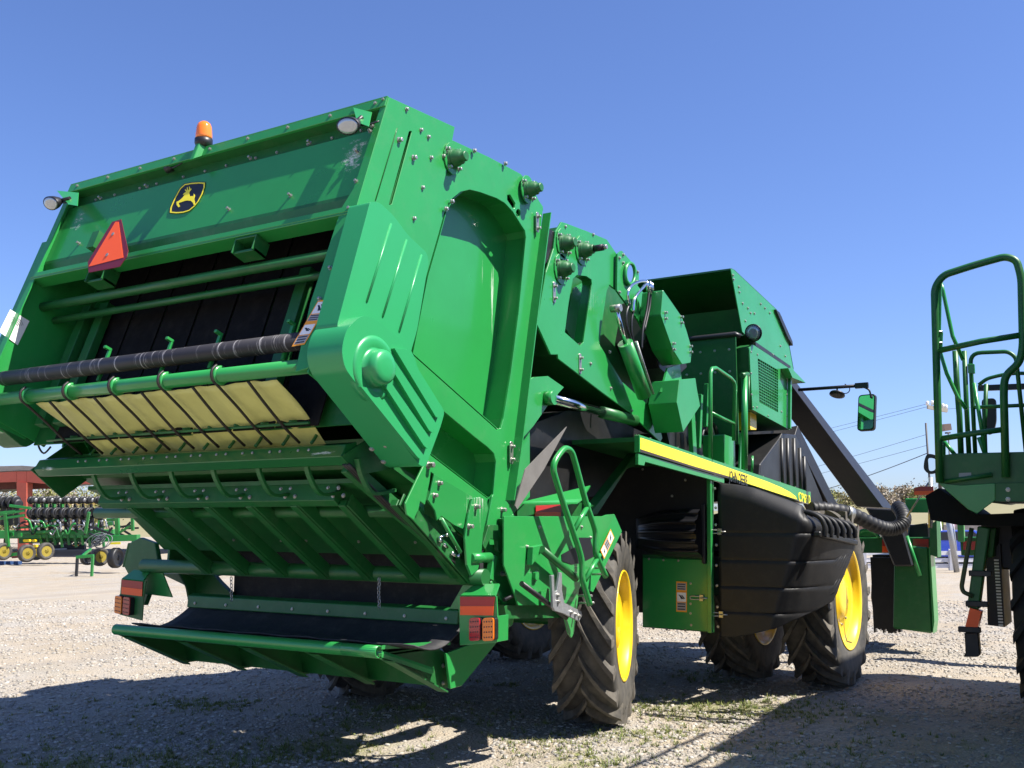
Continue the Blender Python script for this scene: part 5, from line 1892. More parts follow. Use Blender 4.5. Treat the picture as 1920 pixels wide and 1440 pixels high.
# ---- wheels
def tyre_obj(R, W, rim, parent, centre, heading=0.0, nl=20, roll=0.0, tyre_m=TYRE):
    b = MB()
    w2 = W / 2
    prof = [(-.80 * w2, rim * .99), (-.93 * w2, rim * 1.06), (-1.0 * w2, (R + rim) * .52), (-.97 * w2, R - .11), (-.90 * w2, R - .080), (-.5 * w2, R - .068), (0, R - .064), (.5 * w2, R - .068), (.90 * w2, R - .080), (.97 * w2, R - .11), (1.0 * w2, (R + rim) * .52), (.93 * w2, rim * 1.06), (.80 * w2, rim * .99)]
    b.lathe(prof, (0, 0, 0), (1, 0, 0), 56, close=True)
    nbody = len(b.f)
    ax = V((1, 0, 0))
    u = ax.orthogonal().normalized()
    q = ax.cross(u)

    def pt(x, r, a):
        return ax * x + (V((0, 1, 0)) * math.sin(a) + V((0, 0, 1)) * math.cos(a)) * r
    for sd in (-1, 1):
        for k in range(nl):
            a0 = 2 * math.pi * (k + (.5 if sd > 0 else 0)) / nl + roll
            secs = []
            for t in np.linspace(0, 1, 6):
                x = sd * w2 * (-.05 + 1.05 * t)
                aa = a0 - .50 * t ** .85 * (20 / nl)
                hw2 = (.026 + .012 * t) / R
                rt = R - .004 - (.012 * t ** 3)
                rb = R - .09 if t < .9 else R - .14
                secs.append((pt(x, rb, aa - hw2 * 1.45), pt(x, rt, aa - hw2), pt(x, rt, aa + hw2), pt(x, rb, aa + hw2 * 1.45)))
            x = sd * w2 * 1.015
            aa = a0 - .52 * (20 / nl)
            secs.append((pt(x * .99, R - .17, aa - .03), pt(x * 1.005, R - .15, aa - .02), pt(x * 1.005, R - .15, aa + .02), pt(x * .99, R - .17, aa + .03)))
            vv = [p for s in secs for p in s]
            ff = [(0, 1, 2, 3)]
            for i in range(len(secs) - 1):
                o = i * 4
                ff += [(o, o + 4, o + 5, o + 1), (o + 1, o + 5, o + 6, o + 2), (o + 2, o + 6, o + 7, o + 3), (o + 3, o + 7, o + 4, o)]
            o = (len(secs) - 1) * 4
            ff.append((o + 3, o + 2, o + 1, o))
            b.add(vv, ff)
    rot = Matrix.Rotation(heading, 3, 'Z')
    b.v = [rot @ p + V(centre) for p in b.v]
    t = b.build('tyre', tyre_m, parent)
    t.data.materials.append(LUGTOP if tyre_m is TYRE else tyre_m)
    mi = np.zeros(len(t.data.polygons), dtype=np.int32)
    mi[nbody:] = 1
    t.data.polygons.foreach_set('material_index', mi)
    b = MB()
    ro = [(.70 * w2, rim * .99), (.93 * w2, rim * 1.055), (.96 * w2, rim * 1.045), (.95 * w2, rim * 1.02), (.86 * w2, rim * .965), (.66 * w2, rim * .93), (.60 * w2, rim * .80), (.56 * w2, rim * .45), (.72 * w2, rim * .40), (.74 * w2, rim * .22), (.74 * w2, 0.001)]
    b.lathe(ro, (0, 0, 0), (1, 0, 0), 56, caps=False)
    b.lathe([(-a, r) for a, r in ro], (0, 0, 0), (1, 0, 0), 56, caps=False)
    b.v = [rot @ p + V(centre) for p in b.v]
    rm = b.build('rim', YELLOW, parent)
    b = MB()
    for k in range(10):
        a = 2 * math.pi * k / 10
        b.bolt(ax * (.565 * w2) + (V((0, 1, 0)) * math.sin(a) + V((0, 0, 1)) * math.cos(a)) * rim * .55, ax, .016, .02)
    b.v = [rot @ p + V(centre) for p in b.v]
    b.build('bolt_heads', STEEL, rm, kind='stuff')
    return t, rm


def wheel(name, cx, cy, R, W, rim, heading=0.0, nl=20, roll=0.0, parent=picker, cz=None):
    cz = (R - .02 if cz is None else cz) + GZ
    h = MB().tube([(cx - .3, cy, cz), (cx + .05, cy, cz)], .12, 14).build(name, GREEN_SHADED, parent)
    tyre_obj(R, W, rim, h, (cx, cy, cz), heading, nl, roll)


RWX, RWY = -4.36, 8.50
wheel('rear_wheel', RWX, RWY, .868, .54, .472, math.radians(17), 18, .12, cz=.862)
wheel('rear_wheel', 2 * XC - RWX, RWY, .868, .54, .472, math.radians(17), 18, .3, cz=.862)
FY_ = 11.9
for fx_ in (-3.17, -4.14, 2 * XC + 4.14, 2 * XC + 3.17):
    wheel('front_wheel', fx_, FY_, .975, .54, .555, 0, 20, .1 * fx_)
MB().box(XC - 1.3, XC + 1.3, RWY - .15, RWY + .15, .75, 1.15).build('rear_axle', GREEN_SHADED, picker, .03)
MB().box(XC - .55, XC + .55, 6.9, 12.5, .95, 1.45).build('chassis_frame', GREEN_SHADED, picker, .02)
MB().box(XC - 2.6, XC + 2.6, FY_ - .2, FY_ + .2, .8, 1.2).build('front_axle', GREEN_SHADED, picker, .03)

# ---- mudguard plate with grab rail beside the rear wheel
XM = -3.86
mg = [(945, 968), (1130, 968), (1138, 965), (1152, 964), (1137, 1000), (1098, 1080), (1086, 1105), (1077, 1185), (1072, 1196), (1066, 1188), (1058, 1155), (1060, 1140), (1030, 1135), (972, 1135), (945, 1060)]
mgo = MB().plate(px_x(mg, XM), (-.014, 0, 0)).build('mudguard', GREEN, picker, .002)
b = MB()
for p in [(1011, 988), (1090, 988), (988, 1025), (1069, 1027), (1107, 1008), (1005, 1073), (1004, 1086)]:
    b.bolt(on_x(*p, XM), EX, .012, .014)
b.build('bolt_heads', STEEL, mgo, kind='stuff')
# folded front flange of the mudguard, turned towards the rear wheel
f1, f2 = on_x(1152, 964, XM), on_x(1090, 1100, XM)
f3, f4 = on_x(1166, 996, XM + .02), on_x(1112, 1110, XM + .02)
fl_ = MB().hexa([f1, f3, f3 + V((-.01, .008, 0)), f1 + V((-.01, .008, 0)), f2, f4, f4 + V((-.01, .008, 0)), f2 + V((-.01, .008, 0))]).build('mudguard_flange', GREEN, picker)
dq = [on_x(1144, 992, XM + .016), on_x(1151, 1008, XM + .022), on_x(1132, 1048, XM + .026), on_x(1125, 1032, XM + .018)]
nd = (dq[1] - dq[0]).cross(dq[3] - dq[0]).normalized()
if nd.x < 0:
    nd = -nd
wd6 = MB().plate([p + nd * .004 for p in dq], nd * .001).build('warning_decal', WARN, picker)
decal_fill(wd6, [p + nd * .004 for p in dq], nd, [(.05, .36, 'pic'), (.40, .66, 'text'), (.70, .96, 'pic')])
MB().plate(px_x([(945, 1135), (1060, 1135), (1062, 1158), (950, 1160)], XM - .05), (-.1, 0, 0)).build('lower_rail', GREEN_SHADED, picker)
b = MB().plate(px_x([(1053, 1040), (1082, 1024), (1086, 1008), (1106, 1008), (1116, 1042), (1090, 1055), (1072, 1058), (1054, 1052)], XM + .005), (-.02, 0, 0))
b.build('access_opening', INK, mgo)
XG = XM + .16
gr = px_x([(1092, 1108), (1088, 1085), (1080, 1060), (1062, 990), (1040, 900), (1037, 880), (1042, 862), (1055, 844), (1063, 840), (1072, 848), (1078, 866), (1100, 945), (1112, 982), (1116, 1000), (1116, 1035), (1124, 1058), (1136, 1080)], XG)
gr0 = px_x([(1106, 1133), (1097, 1105), (1092, 1085), (1090, 1050), (1082, 1025)], XG)
left = smooth_path(px_x([(1106, 1134), (1096, 1100), (1092, 1085), (1091, 1055), (1084, 1025), (1060, 955), (1042, 898), (1038, 878), (1042, 862), (1054, 845), (1062, 841), (1071, 847), (1078, 866), (1098, 940), (1113, 984), (1117, 1002), (1117, 1035), (1122, 1050), (1136, 1081)], XG), 4)
b = MB().tube(left, .024, 12)
b.tube(px_x([(1077, 993), (1104, 945)], XG), .02, 10)
b.tube(px_x([(1097, 1088), (1124, 1040)], XG), .02, 10)
b.build('grab_rail', GREEN, picker)
b = MB()
for (p, q) in (((1112, 1065), (1136, 1065)), ((1110, 1077), (1138, 1076)), ((1085, 1117), (1110, 1117)), ((1085, 1131), (1114, 1130))):
    b.tube([on_x(*p, XM + .02), on_x(*q, XG)], .009, 8)
b.build('rail_bolt', STEEL, picker)
MB().tube([on_x(1016, 1030, XM + .08), on_x(1080, 1085, XM + .08)], .028, 12).build('steering_cylinder', GREEN_SHADED, picker)
MB().plate(px_x([(1000, 1025), (1017, 1021), (1019, 1030), (1005, 1050), (998, 1060)], XM + .06), (-.05, 0, 0)).build('cylinder_lug', GREEN, picker, .004)
MB().plate(fillet(px_x([(1004, 1072), (1011, 1072), (1011, 1086), (1004, 1088)], XM + .03), .02, 3), (-.03, 0, 0)).build('hub_boss', GREEN, picker)
b = MB()
b.plate(px_x([(1034, 1079), (1039, 1078), (1040, 1110), (1044, 1108), (1050, 1073), (1054, 1074), (1054, 1106), (1058, 1130), (1090, 1146), (1092, 1154), (1086, 1165), (1056, 1150), (1040, 1145), (1037, 1138)], XM + .10), (-.02, 0, 0))
gbk = b.build('hitch_bracket', GALV, picker, .002)
b = MB()
for p in [(1046, 1128), (1070, 1148), (1078, 1152), (1085, 1155), (1045, 1116)]:
    b.bolt(on_x(*p, XM + .10), EX, .014, .02)
b.build('bolt_heads', STEEL, gbk, kind='stuff')
MB().tube(px_x([(978, 1094), (1062, 1158)], XM + .05), .020, 8).build('stay_bar', BLACK, picker)
MB().tube(px_x([(945, 1125), (1000, 1098)], XM - .03), .014, 8).build('stay_bar', BLACK, picker)

# ---- picking heads and toolbar at the front
HDY = 15.0
hp0 = [(1690, 1022), (1740, 1026), (1748, 1188), (1674, 1178), (1676, 1060)]
hd = MB().plate(px_y(hp0, HDY), (0, .32, 0)).build('picking_head', GREEN_SHADED, picker, .02)
MB().plate(px_y([(1741, 1026), (1744, 1026), (1752, 1165), (1749, 1188)], HDY - .01), (0, .32, 0)).build('head_side', GREEN, hd)
b = MB()
for k in range(22):
    x0 = on_y(1638 + k * 2.4, 1180, HDY + .3).x
    zb_ = on_y(1650, 1183, HDY + .3).z + random.uniform(-.03, .05)
    zt_ = on_y(1650, 1045, HDY + .3).z
    b.box(x0, x0 + .02, HDY + .3, HDY + .34 + random.uniform(0, .1), zb_, zt_)
b.build('bristle_curtain', BLACK, hd, kind='stuff')
MB().plate(px_y([(1636, 1040), (1690, 1040), (1694, 1180), (1642, 1175), (1633, 1120)], HDY + .45), (0, .8, 0)).build('picking_head', BLACK, picker)
MB().tube([on_y(1700, 1005, HDY - .1), on_y(1725, 1080, HDY - .1)], .028, 8).build('head_strut', GREEN, picker)
MB().beam(on_y(1605, 1022, HDY + .2), on_y(1752, 1022, HDY + .2), .25, .22).build('toolbar', GREEN_SHADED, picker, .01)
MB().beam(on_y(1700, 948, HDY + .4), on_y(1750, 948, HDY + .4), .2, .2).build('lift_beam', GREEN, picker, .01)
for (x0, x1) in ((1654, 1682), (1712, 1741)):
    o_ = MB().plate(px_y([(x0, 1011), (x1, 1011), (x1, 1024), (x0, 1024)], HDY + .06), (0, .006, 0)).build('reflector', REDREF, picker)
    MB().plate(px_y([(x0, 1024), (x1, 1024), (x1, 1036), (x0, 1036)], HDY + .06), (0, .006, 0)).build('orange_strip', ORANGE, o_)
b = MB()
b.plate(px_y([(1607, 995), (1640, 992), (1650, 1000), (1640, 1012), (1607, 1012)], HDY + .1), (0, .3, 0))
b.tube(smooth_path(px_y([(1607, 1000), (1622, 994), (1640, 998), (1648, 1008)], HDY), 4), .03, 8)
b.build('hydraulic_valve', GREEN, picker, .01)
MB().plate(px_y([(1743, 985), (1756, 975), (1758, 1045), (1744, 1040)], HDY - .02), (0, .3, 0)).build('toolbar_end', GREEN_SHADED, picker)
b = MB()
b.plate(px_y([(1703, 985), (1742, 980), (1744, 1010), (1700, 1010)], HDY + .3), (0, .4, 0))
b.build('drive_housing', BLACK, picker, .02)

# ================================================================== THE SECOND PICKER, parked to the right
sec = thing('cotton_picker', 'second green cotton picker at the right edge, only its ladder platform and tyre in view', 'cotton picker', (1.75, 10.3, GZ), world=True)
Y2 = 9.8
FRONTX = 4.6
# platform box
b = MB().plate(px_y([(1757, 855), (1790, 850), (2300, 838), (2300, 935), (1868, 940), (1856, 943), (1758, 905)], Y2), (0, 1.6, 0))
b.build('platform', GREEN_SHADED, sec, .01)
b = MB().plate(px_y([(1758, 905), (1800, 910), (1866, 906), (1866, 938), (1832, 963), (1815, 955)], Y2 - .02), (0, .02, 0))
b.build('step_well', GREEN, sec, .004)
MB().plate(px_y([(1866, 906), (2300, 900), (2300, 945), (1866, 940)], Y2 - .03), (0, .02, 0)).build('platform_skirt', GREEN_SHADED, sec, .003)
b = MB()
for p in [(1890, 918), (1890, 936)]:
    b.bolt(on_y(*p, Y2 - .03), (0, -1, 0), .016, .01)
b.build('bolt_heads', STEEL, sec, kind='stuff')
MB().plate(px_y([(1798, 887), (1821, 886), (1821, 894), (1798, 895)], Y2 - .003), (0, -.003, 0)).build('name_plate', GREY_VINYL, sec)
MB().tube(px_y([(1772, 903), (1860, 890)], Y2 - .03), .02, 8).build('step_rail', GREEN_SHADED, sec)
# railing loops
YA = Y2 - .05
def rail(pts, r, y, name='railing', m=GREEN_SHADED, f=4):
    P = fillet(px_y(pts, y), .16, f)
    k = len(P)
    MB().tube(P, r, 10).build(name, m, sec)


def open_path(pts, y, rad=.16):
    P = px_y(pts, y)
    out = [P[0]]
    for i in range(1, len(P) - 1):
        a, b_, c = P[i - 1], P[i], P[i + 1]
        d1, d2 = (a - b_), (c - b_)
        k = min(rad, d1.length * .45, d2.length * .45)
        p, q = b_ + d1.normalized() * k, b_ + d2.normalized() * k
        for j in range(6):
            t = j / 5
            out.append(p * (1 - t) ** 2 + b_ * 2 * t * (1 - t) + q * t * t)
    out.append(P[-1])
    return out


main = MB().tube(open_path([(1762, 905), (1759, 800), (1752, 540), (1768, 516), (1830, 496), (1885, 481), (1906, 488), (1915, 520), (1918, 650), (1912, 680), (1884, 705), (1882, 735), (1886, 895)], YA, .12), .033, 12)
main.build('railing', GREEN_SHADED, sec)
MB().tube(px_y([(1758, 658), (1840, 640), (1916, 628)], YA), .028, 10).build('railing_bar', GREEN_SHADED, sec)
MB().tube(px_y([(1761, 823), (1830, 812), (1884, 805)], YA), .026, 10).build('railing_bar', GREEN_SHADED, sec)
b = MB()
for pts in ([(1764, 530), (1768, 545), (1786, 630), (1806, 675)], [(1763, 660), (1775, 700), (1796, 745), (1812, 768)], [(1768, 825), (1795, 858)], [(1826, 718), (1850, 860)], [(1835, 820), (1848, 855)]):
    b.tube(px_y(pts, YA + .25), .018, 8)
b.build('railing_brace', GREEN, sec)
b = MB()
b.tube(px_y([(1791, 658), (1794, 720), (1799, 780), (1802, 855)], YA + .3), .026, 10)
b.tube(px_y([(1808, 658), (1812, 760), (1817, 855)], YA + .4), .022, 10)
b.tube(open_path([(1829, 858), (1824, 760), (1819, 662), (1890, 659), (1905, 670), (1925, 860)], YA + .7, .1), .02, 10)
b.tube(px_y([(1826, 764), (1960, 758)], YA + .7), .018, 8)
b.tube(px_y([(1768, 830), (1768, 858)], YA + .2), .024, 8)
b.tube(open_path([(1848, 860), (1846, 800), (1849, 720)], YA + .8, .1), .02, 8)
b.tube(open_path([(1835, 722), (1850, 710), (1890, 700), (1990, 700)], YA + .9, .1), .018, 8)
b.build('inner_railing', GREEN_SHADED, sec)
b = MB()
b.plate(px_y([(1814, 682), (1827, 682), (1828, 700), (1815, 700)], YA + .38), (0, .04, 0))
b.plate(px_y([(1757, 528), (1766, 528), (1764, 620), (1768, 622), (1767, 652), (1758, 652)], YA + .03), (0, .02, 0))
b.build('gate_latch', GREEN, sec, .004)
b = MB()
for p in [(1762, 623), (1762, 644)]:
    b.tube([on_y(1748, p[1], YA), on_y(1767, p[1] - 1, YA)], .012, 8)
b.build('rail_bolt', STEEL, sec)
MB().beam(on_y(1834, 728, 11.6), on_y(1990, 722, 11.6), .05, .06).build('mirror_arm', BLACK, sec)
o_ = MB().plate(fillet(px_y([(1840, 748), (1867, 746), (1868, 790), (1862, 812), (1852, 816), (1842, 795)], 11.55), .04, 3), (0, .06, 0)).build('mirror_housing', BLACK, sec, .01)
# left mirror on its bracket, and the tall thin antenna
o_ = MB().plate(fillet(px_y([(1738, 850), (1757, 853), (1757, 886), (1742, 890), (1731, 880), (1733, 862)], 11.2), .04, 3), (0, .05, 0)).build('mirror_housing', BLACK, sec, .008)
MB().plate(fillet(px_y([(1740, 858), (1755, 860), (1754, 882), (1742, 884)], 11.19), .03, 3), (0, -.003, 0)).build('mirror_face', MIRROR, o_)
MB().tube(px_y([(1755, 880), (1757, 905)], 11.2), .014, 6).build('mirror_bracket', BLACK, sec)
# underside, ladder leg and head
MB().plate(px_y([(1735, 930), (1760, 915), (1830, 965), (2300, 945), (2300, 990), (1800, 985), (1745, 975)], Y2 + .35), (0, 1.2, 0)).build('frame_rail', mat('chassis_black', (.006, .006, .007), .8, spec=.2), sec)
b = MB()
lt, lb_ = on_y(1846, 988, Y2 + .5), on_y(1826, 1140, Y2 + .5)
b.beam(lt, lb_, .15, .10, EX)
leg = b.build('ladder_stile', GREEN_SHADED, sec, .01)
MB().beam(on_y(1831, 1142, Y2 + .47), on_y(1822, 1180, Y2 + .47), .125, .10, EX).build('red_sleeve', ORANGE, sec)
MB().plate(px_y([(1808, 1186), (1834, 1184), (1838, 1228), (1833, 1232), (1806, 1232), (1810, 1224)], Y2 + .45), (0, .10, 0)).build('ladder_foot', BLACK, sec, .01)
for p in ((1828, 1075), (1822, 1132), (1808, 1180)):
    a = on_y(*p, Y2 + .42)
    MB().beam(a + V((-.05, 0, 0)), a + V((.14, 0, 0)), .05, .05).build('ladder_rung', BLACK, sec, .005)
MB().tube(open_path([(1822, 990), (1815, 1030), (1803, 1100), (1806, 1110), (1824, 1118)], Y2 + .4, .08), .02, 10).build('ladder_handle', mat('worn_green', (.045, .07, .03), .5), sec)
MB().plate(px_y([(1832, 992), (1868, 990), (1862, 1046), (1830, 1042)], Y2 + .7), (0, .4, 0)).build('step_hanger', GREEN_SHADED, sec, .01)
b = MB().plate(px_y([(1848, 1030), (1875, 1020), (1884, 1176), (1852, 1172)], Y2 + .9), (0, .6, 0))
b.build('wheel_screen', BLACK, sec)
b = MB()
for k in range(22):
    y = 1050 + 122 * k / 21
    c = on_y(1868 + (y - 1050) * .07, y, Y2 + .88)
    b.box(c.x - .02, c.x + .02, c.y, c.y + .01, c.z - .010, c.z + .006)
b.build('screen_teeth', WHITE, sec, kind='stuff')
MB().plate(px_y([(1828, 1030), (1835, 1029), (1836, 1036), (1829, 1037)], Y2 + .44), (0, .02, 0)).build('yellow_tag', DECAL, sec)
MB().plate(px_y([(1838, 975), (1960, 975), (1960, 1075), (1868, 1066), (1845, 1040)], Y2 + 1.0), (0, .5, 0)).build('axle_housing', BLACK, sec, .02)
TY2 = mat('tyre_rubber_clean', (.016, .016, .016), .8, var=.3, vscale=6, bump=.15, bscale=30)
TYRE_KEEP = TYRE
h = MB().tube([(-.9, 10.95, .96), (-.4, 10.95, .96)], .12, 14).build('front_wheel', GREEN_SHADED, sec)
tyre_obj(.975, .54, .555, h, (-.80, 10.95, .963 + GZ), 0, 20, .3, TY2)
h = MB().tube([(.1, 10.95, .96), (.5, 10.95, .96)], .12, 14).build('front_wheel', GREEN_SHADED, sec)
tyre_obj(.975, .54, .555, h, (.2, 10.95, .963 + GZ), 0, 20, .1, TY2)
# toolbar of its picking heads
MB().beam(on_y(1803, 1024, 14.6), on_y(2300, 1024, 14.6), .2, .24).build('toolbar', GREEN_SHADED, sec, .01)
for x0, x1 in ((1806, 1818), (1821, 1841)):
    o_ = MB().plate(px_y([(x0, 1015), (x1, 1015), (x1, 1031), (x0, 1031)], 14.47), (0, .006, 0)).build('reflector', REDREF, sec)
b = MB().beam(on_y(1801, 960, 14.5), on_y(1803, 1016, 14.5), .08, .08, EX)
b.build('toolbar_post', GREEN, sec, .005)
# body behind, mostly out of the picture: chamber and hopper that shade the ground
MB().box(-.03, 3.4, 4.0, 6.3, 1.8, 4.46).build('module_chamber', GREEN_SHADED, sec, .03)
MB().box(.06, 3.3, 6.35, 8.6, 2.5, 4.2).build('feeder', GREEN_SHADED, sec, .03)
b = MB()
for z in (4.3, 3.78):
    b.tube([(-.35, 6.5, z), (-.35, 9.3, z)], .024, 8)
for y in (6.5, 7.9, 9.3):
    b.tube([(-.35, y, 2.3), (-.35, y, 4.3)], .024, 8)
b.build('deck_handrail', GREEN, sec)
MB().box(-.48, 3.9, 6.8, 9.4, 2.2, 2.26).build('deck', GREEN_SHADED, sec)
MB().box(.05, 3.5, 8.7, 13.5, 2.2, 4.6).build('hopper', GREEN_SHADED, sec, .03)
MB().box(.6, 3.0, 5.5, 13.5, .9, 1.5).build('chassis_frame', GREEN_SHADED, sec)
for x, y, r in ((.25, 8.2, .875), (3.2, 8.2, .875)):
    pass

# red and orange marker board on thin stays, beside the second picker
mk = MB().plate(px_y([(1714, 915), (1724, 912), (1750, 912), (1750, 920), (1714, 921)], 12.2), (0, .01, 0)).build('marker_board', REDREF, sec)
MB().plate(px_y([(1714, 921), (1750, 920), (1749, 928), (1714, 928)], 12.2), (0, .01, 0)).build('orange_strip', ORANGE, mk)
b = MB()
b.tube(px_y([(1741, 905), (1700, 970)], 12.25), .012, 6)
b.tube(px_y([(1745, 895), (1744, 990)], 12.25), .025, 6)
b.build('marker_stay', GALV, sec)

# ================================================================== LEFT BACKGROUND: shed, implements, trees
def gnd(px, dist):
    """ground point at a distance along the view below image column px"""
    d = FH * dist + RT * ((px - 960) / FPX * dist)
    return V((d.x, d.y, GZ))


RED = mat('red_steel', (.42, .085, .055), .55, var=.15, vscale=1, dust=.05)
REDDK = mat('red_steel_shaded', (.10, .025, .02), .7)  # darkened copy of the red; shade inside the shed is in the colour
ROOF = mat('weathered_roof', (.30, .27, .24), .6, var=.3, vscale=2)
SD = 52.0
ff = lambda px, py, dd=0.0: far(px, py, SD + dd)
shed = thing('open_shed', 'open-sided red steel shed with grey roof edge behind the planters', 'shed', gnd(45, SD), world=True)
back = FH * 14 + RT * -3


def slab(name, pts, m, depth, parent, bev=0):
    return MB().plate(pts, depth, []).build(name, m, parent, bev)


slab('roof', [ff(-420, 905), ff(0, 874), ff(42, 873), ff(68, 875), ff(330, 898), ff(330, 904), ff(68, 882), ff(42, 882), ff(0, 884), ff(-420, 915)], ROOF, FH * 16, shed)
for i, (a, e) in enumerate((((-300), 31), (32, 49), (50, 330))):
    yb = [908, 903, 903] if i else [905] * 3
    ytl = 884 if i < 2 else 883
    if i == 2:
        pts = [ff(50, 884), ff(68, 883), ff(330, 905), ff(330, 918), ff(180, 907), ff(104, 909), ff(50, 904)]
    elif i == 1:
        pts = [ff(31.5, 884), ff(49.5, 884), ff(49.5, 905), ff(31.5, 904)]
    else:
        pts = [ff(-300, 900), ff(31, 884), ff(31, 903.5), ff(-300, 915)]
    slab('wall_panel', pts, RED, FH * .1, shed)
slab('column', [ff(31, 904, -.1), ff(49.5, 905, -.1), ff(47.5, 1052, -.1), ff(33.5, 1052, -.1)], RED, FH * .7, shed)
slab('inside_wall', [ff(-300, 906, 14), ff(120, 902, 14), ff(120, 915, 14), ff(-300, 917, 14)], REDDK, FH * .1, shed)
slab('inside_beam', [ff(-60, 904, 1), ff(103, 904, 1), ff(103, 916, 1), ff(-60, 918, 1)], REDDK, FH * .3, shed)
# steel frame to the left, out of the picture, holds the roof
slab('column', [ff(-300, 904, -.1), ff(-280, 905, -.1), ff(-282, 1052, -.1), ff(-298, 1052, -.1)], RED, FH * .7, shed)

RIMY = mat('shaded_yellow', (.30, .225, .02), .6, var=.3, vscale=5)  # yellow darkened for rims in shadow; the shade is in the colour
PG = mat('implement_green', (.012, .20, .03), .35, coat=.2, var=.2, vscale=3)
PB = mat('implement_black', (.012, .012, .013), .5)
DISC = mat('worn_disc', (.18, .18, .18), .45, metal=.5)
AX = RT                      # rows run across the view


def small_wheel(parent, p, R, W, axis, tm=TYRE, rm=RIMY, name='gauge_wheel'):
    ax = V(axis).normalized()
    t = MB().lathe([(-W * .35, R * .62), (-W * .5, R * .72), (-W * .5, R * .92), (-W * .3, R), (W * .3, R), (W * .5, R * .92), (W * .5, R * .72), (W * .35, R * .62)], p, ax, 28).build(name, tm, parent)
    MB().lathe([(-W * .36, R * .64), (-W * .2, R * .55), (-W * .22, R * .3), (-W * .36, R * .25), (-W * .36, 0)], p, ax, 24).build('rim', rm, t)
    MB().lathe([(W * .36, R * .64), (W * .2, R * .55), (W * .22, R * .3), (W * .36, R * .25), (W * .36, 0)], p, ax, 24).build('rim', rm, t)
    return t


D1 = 44.0
g = lambda px, py, d=0.0: far(px, py, D1 + d)
pl = thing('row_planter', 'long green folded row planter with black disc wheels standing in front of the red shed', 'planter', gnd(100, D1), world=True)
MB().beam(g(-60, 1003), g(215, 1000), .35, .35).build('toolbar', PG, pl, .02)
MB().beam(g(40, 1000, -.3), g(115, 995, -.3), .12, .12).build('drawbar', PG, pl, .01)
MB().beam(g(30, 990, -.3), g(112, 984, -.3), .10, .10).build('drawbar', PG, pl, .01)
MB().beam(g(40, 1010, .4), g(215, 1006, .4), .5, .4).build('rear_toolbar', GREEN_SHADED, pl, .02)
random.seed(11)
for k in range(9):
    px = 60 + 15.2 * k if k < 8 else 184
    rp = MB()
    rp.beam(g(px + 4, 965), g(px + 6, 1002), .16, .20, AX)
    rp.beam(g(px + 5, 945, .2), g(px + 4, 968), .10, .10, AX)
    rp.beam(g(px - 1, 985, -.2), g(px + 9, 982, -.2), .06, .08)
    ru = rp.build('row_unit', PB, pl, .01)
    for (dx, dy, R) in ((0, 962, .25), (4.5, 962, .25)):
        p = g(px + dx, dy, -.2 + .1 * (dx > 0))
        MB().lathe([(-.08, R * .7), (-.09, R * .85), (-.05, R), (.05, R), (.09, R * .85), (.08, R * .7), (.02, R * .4), (.02, 0)], p, (AX * .88 - FH * .47), 20).build('disc_wheel', PB, ru)
    for (dx, dy) in ((-2, 938), (4, 937)):
        p = g(px + dx, dy)
        MB().lathe([(-.03, .06), (-.04, .15), (.0, .17), (.04, .15), (.03, .06)], p, AX * .7 - FH * .7, 16).build('closing_wheel', PB, ru)
    MB().lathe([(0, .10), (.02, .10), (.03, .03)], g(px + 8, 938, -.1), AX * .8 - FH * .6, 14).build('closing_disc', DISC, ru)
    b = MB()
    for j in range(3):
        p = g(px + random.uniform(-3, 8), 976 + 8 * j + random.uniform(-2, 2), -.3)
        b.lathe([(0, .05), (.05, .05)], p, (0.3, -1, 0), 8)
    b.build('seed_cups', WHITE if k % 2 else GALV, ru, kind='stuff')
    b = MB()
    b.tube(smooth_path([g(px + 3, 975, -.3), g(px + 7, 985, -.4), g(px + 2, 992, -.3), g(px + 9, 998, -.2)], 4), .025, 6)
    b.build('seed_hose', PB if k % 3 else GALV, ru)
    if k > 3:
        MB().plate([g(px + 1, 948, .5), g(px + 9, 943, .5), g(px + 11, 935, .5), g(px + 4, 937, .5)], FH * .5).build('seed_hopper', YELLOW, ru, .03)
    else:
        MB().plate(fillet([g(px + 6, 953, .3), g(px + 11, 953, .3), g(px + 11, 943, .3), g(px + 7, 942, .3)], .05, 2), FH * .2).build('unit_bracket', PG, ru)
for k in range(26):
    px = 40 + 160 * random.random()
    y0 = 972 + 20 * random.random()
    a = g(px, y0, -.2 - .3 * random.random())
    nm, m_ = random.choice((('hydraulic_hose', PB), ('hydraulic_hose', PB), ('frame_link', PG), ('frame_link', GREEN_SHADED), ('supply_hose', GALV)))
    dx, dz = random.uniform(-.6, .6), random.uniform(-.5, .1)
    MB().tube(smooth_path([a, a + AX * dx * .4 + V((0, 0, dz * .2)), a + AX * dx * .7 + V((0, 0, dz)), a + AX * dx + V((0, 0, dz * .6))], 3), .028 if m_ is not PG else .045, 6).build(nm, m_, pl)
for k in range(10):
    px = 75 + 13 * k
    MB().beam(g(px, 1003, -.2), g(px + 3, 1022 + 4 * (k % 2), -.2), .07, .10, AX).build('lower_arm', GREEN_SHADED if k % 3 else PG, pl)
    MB().beam(g(px - 3, 1014 + (k % 3) * 3, -.1), g(px + 9, 1013 + (k % 3) * 3, -.1), .08, .10).build('lower_link', PB, pl)
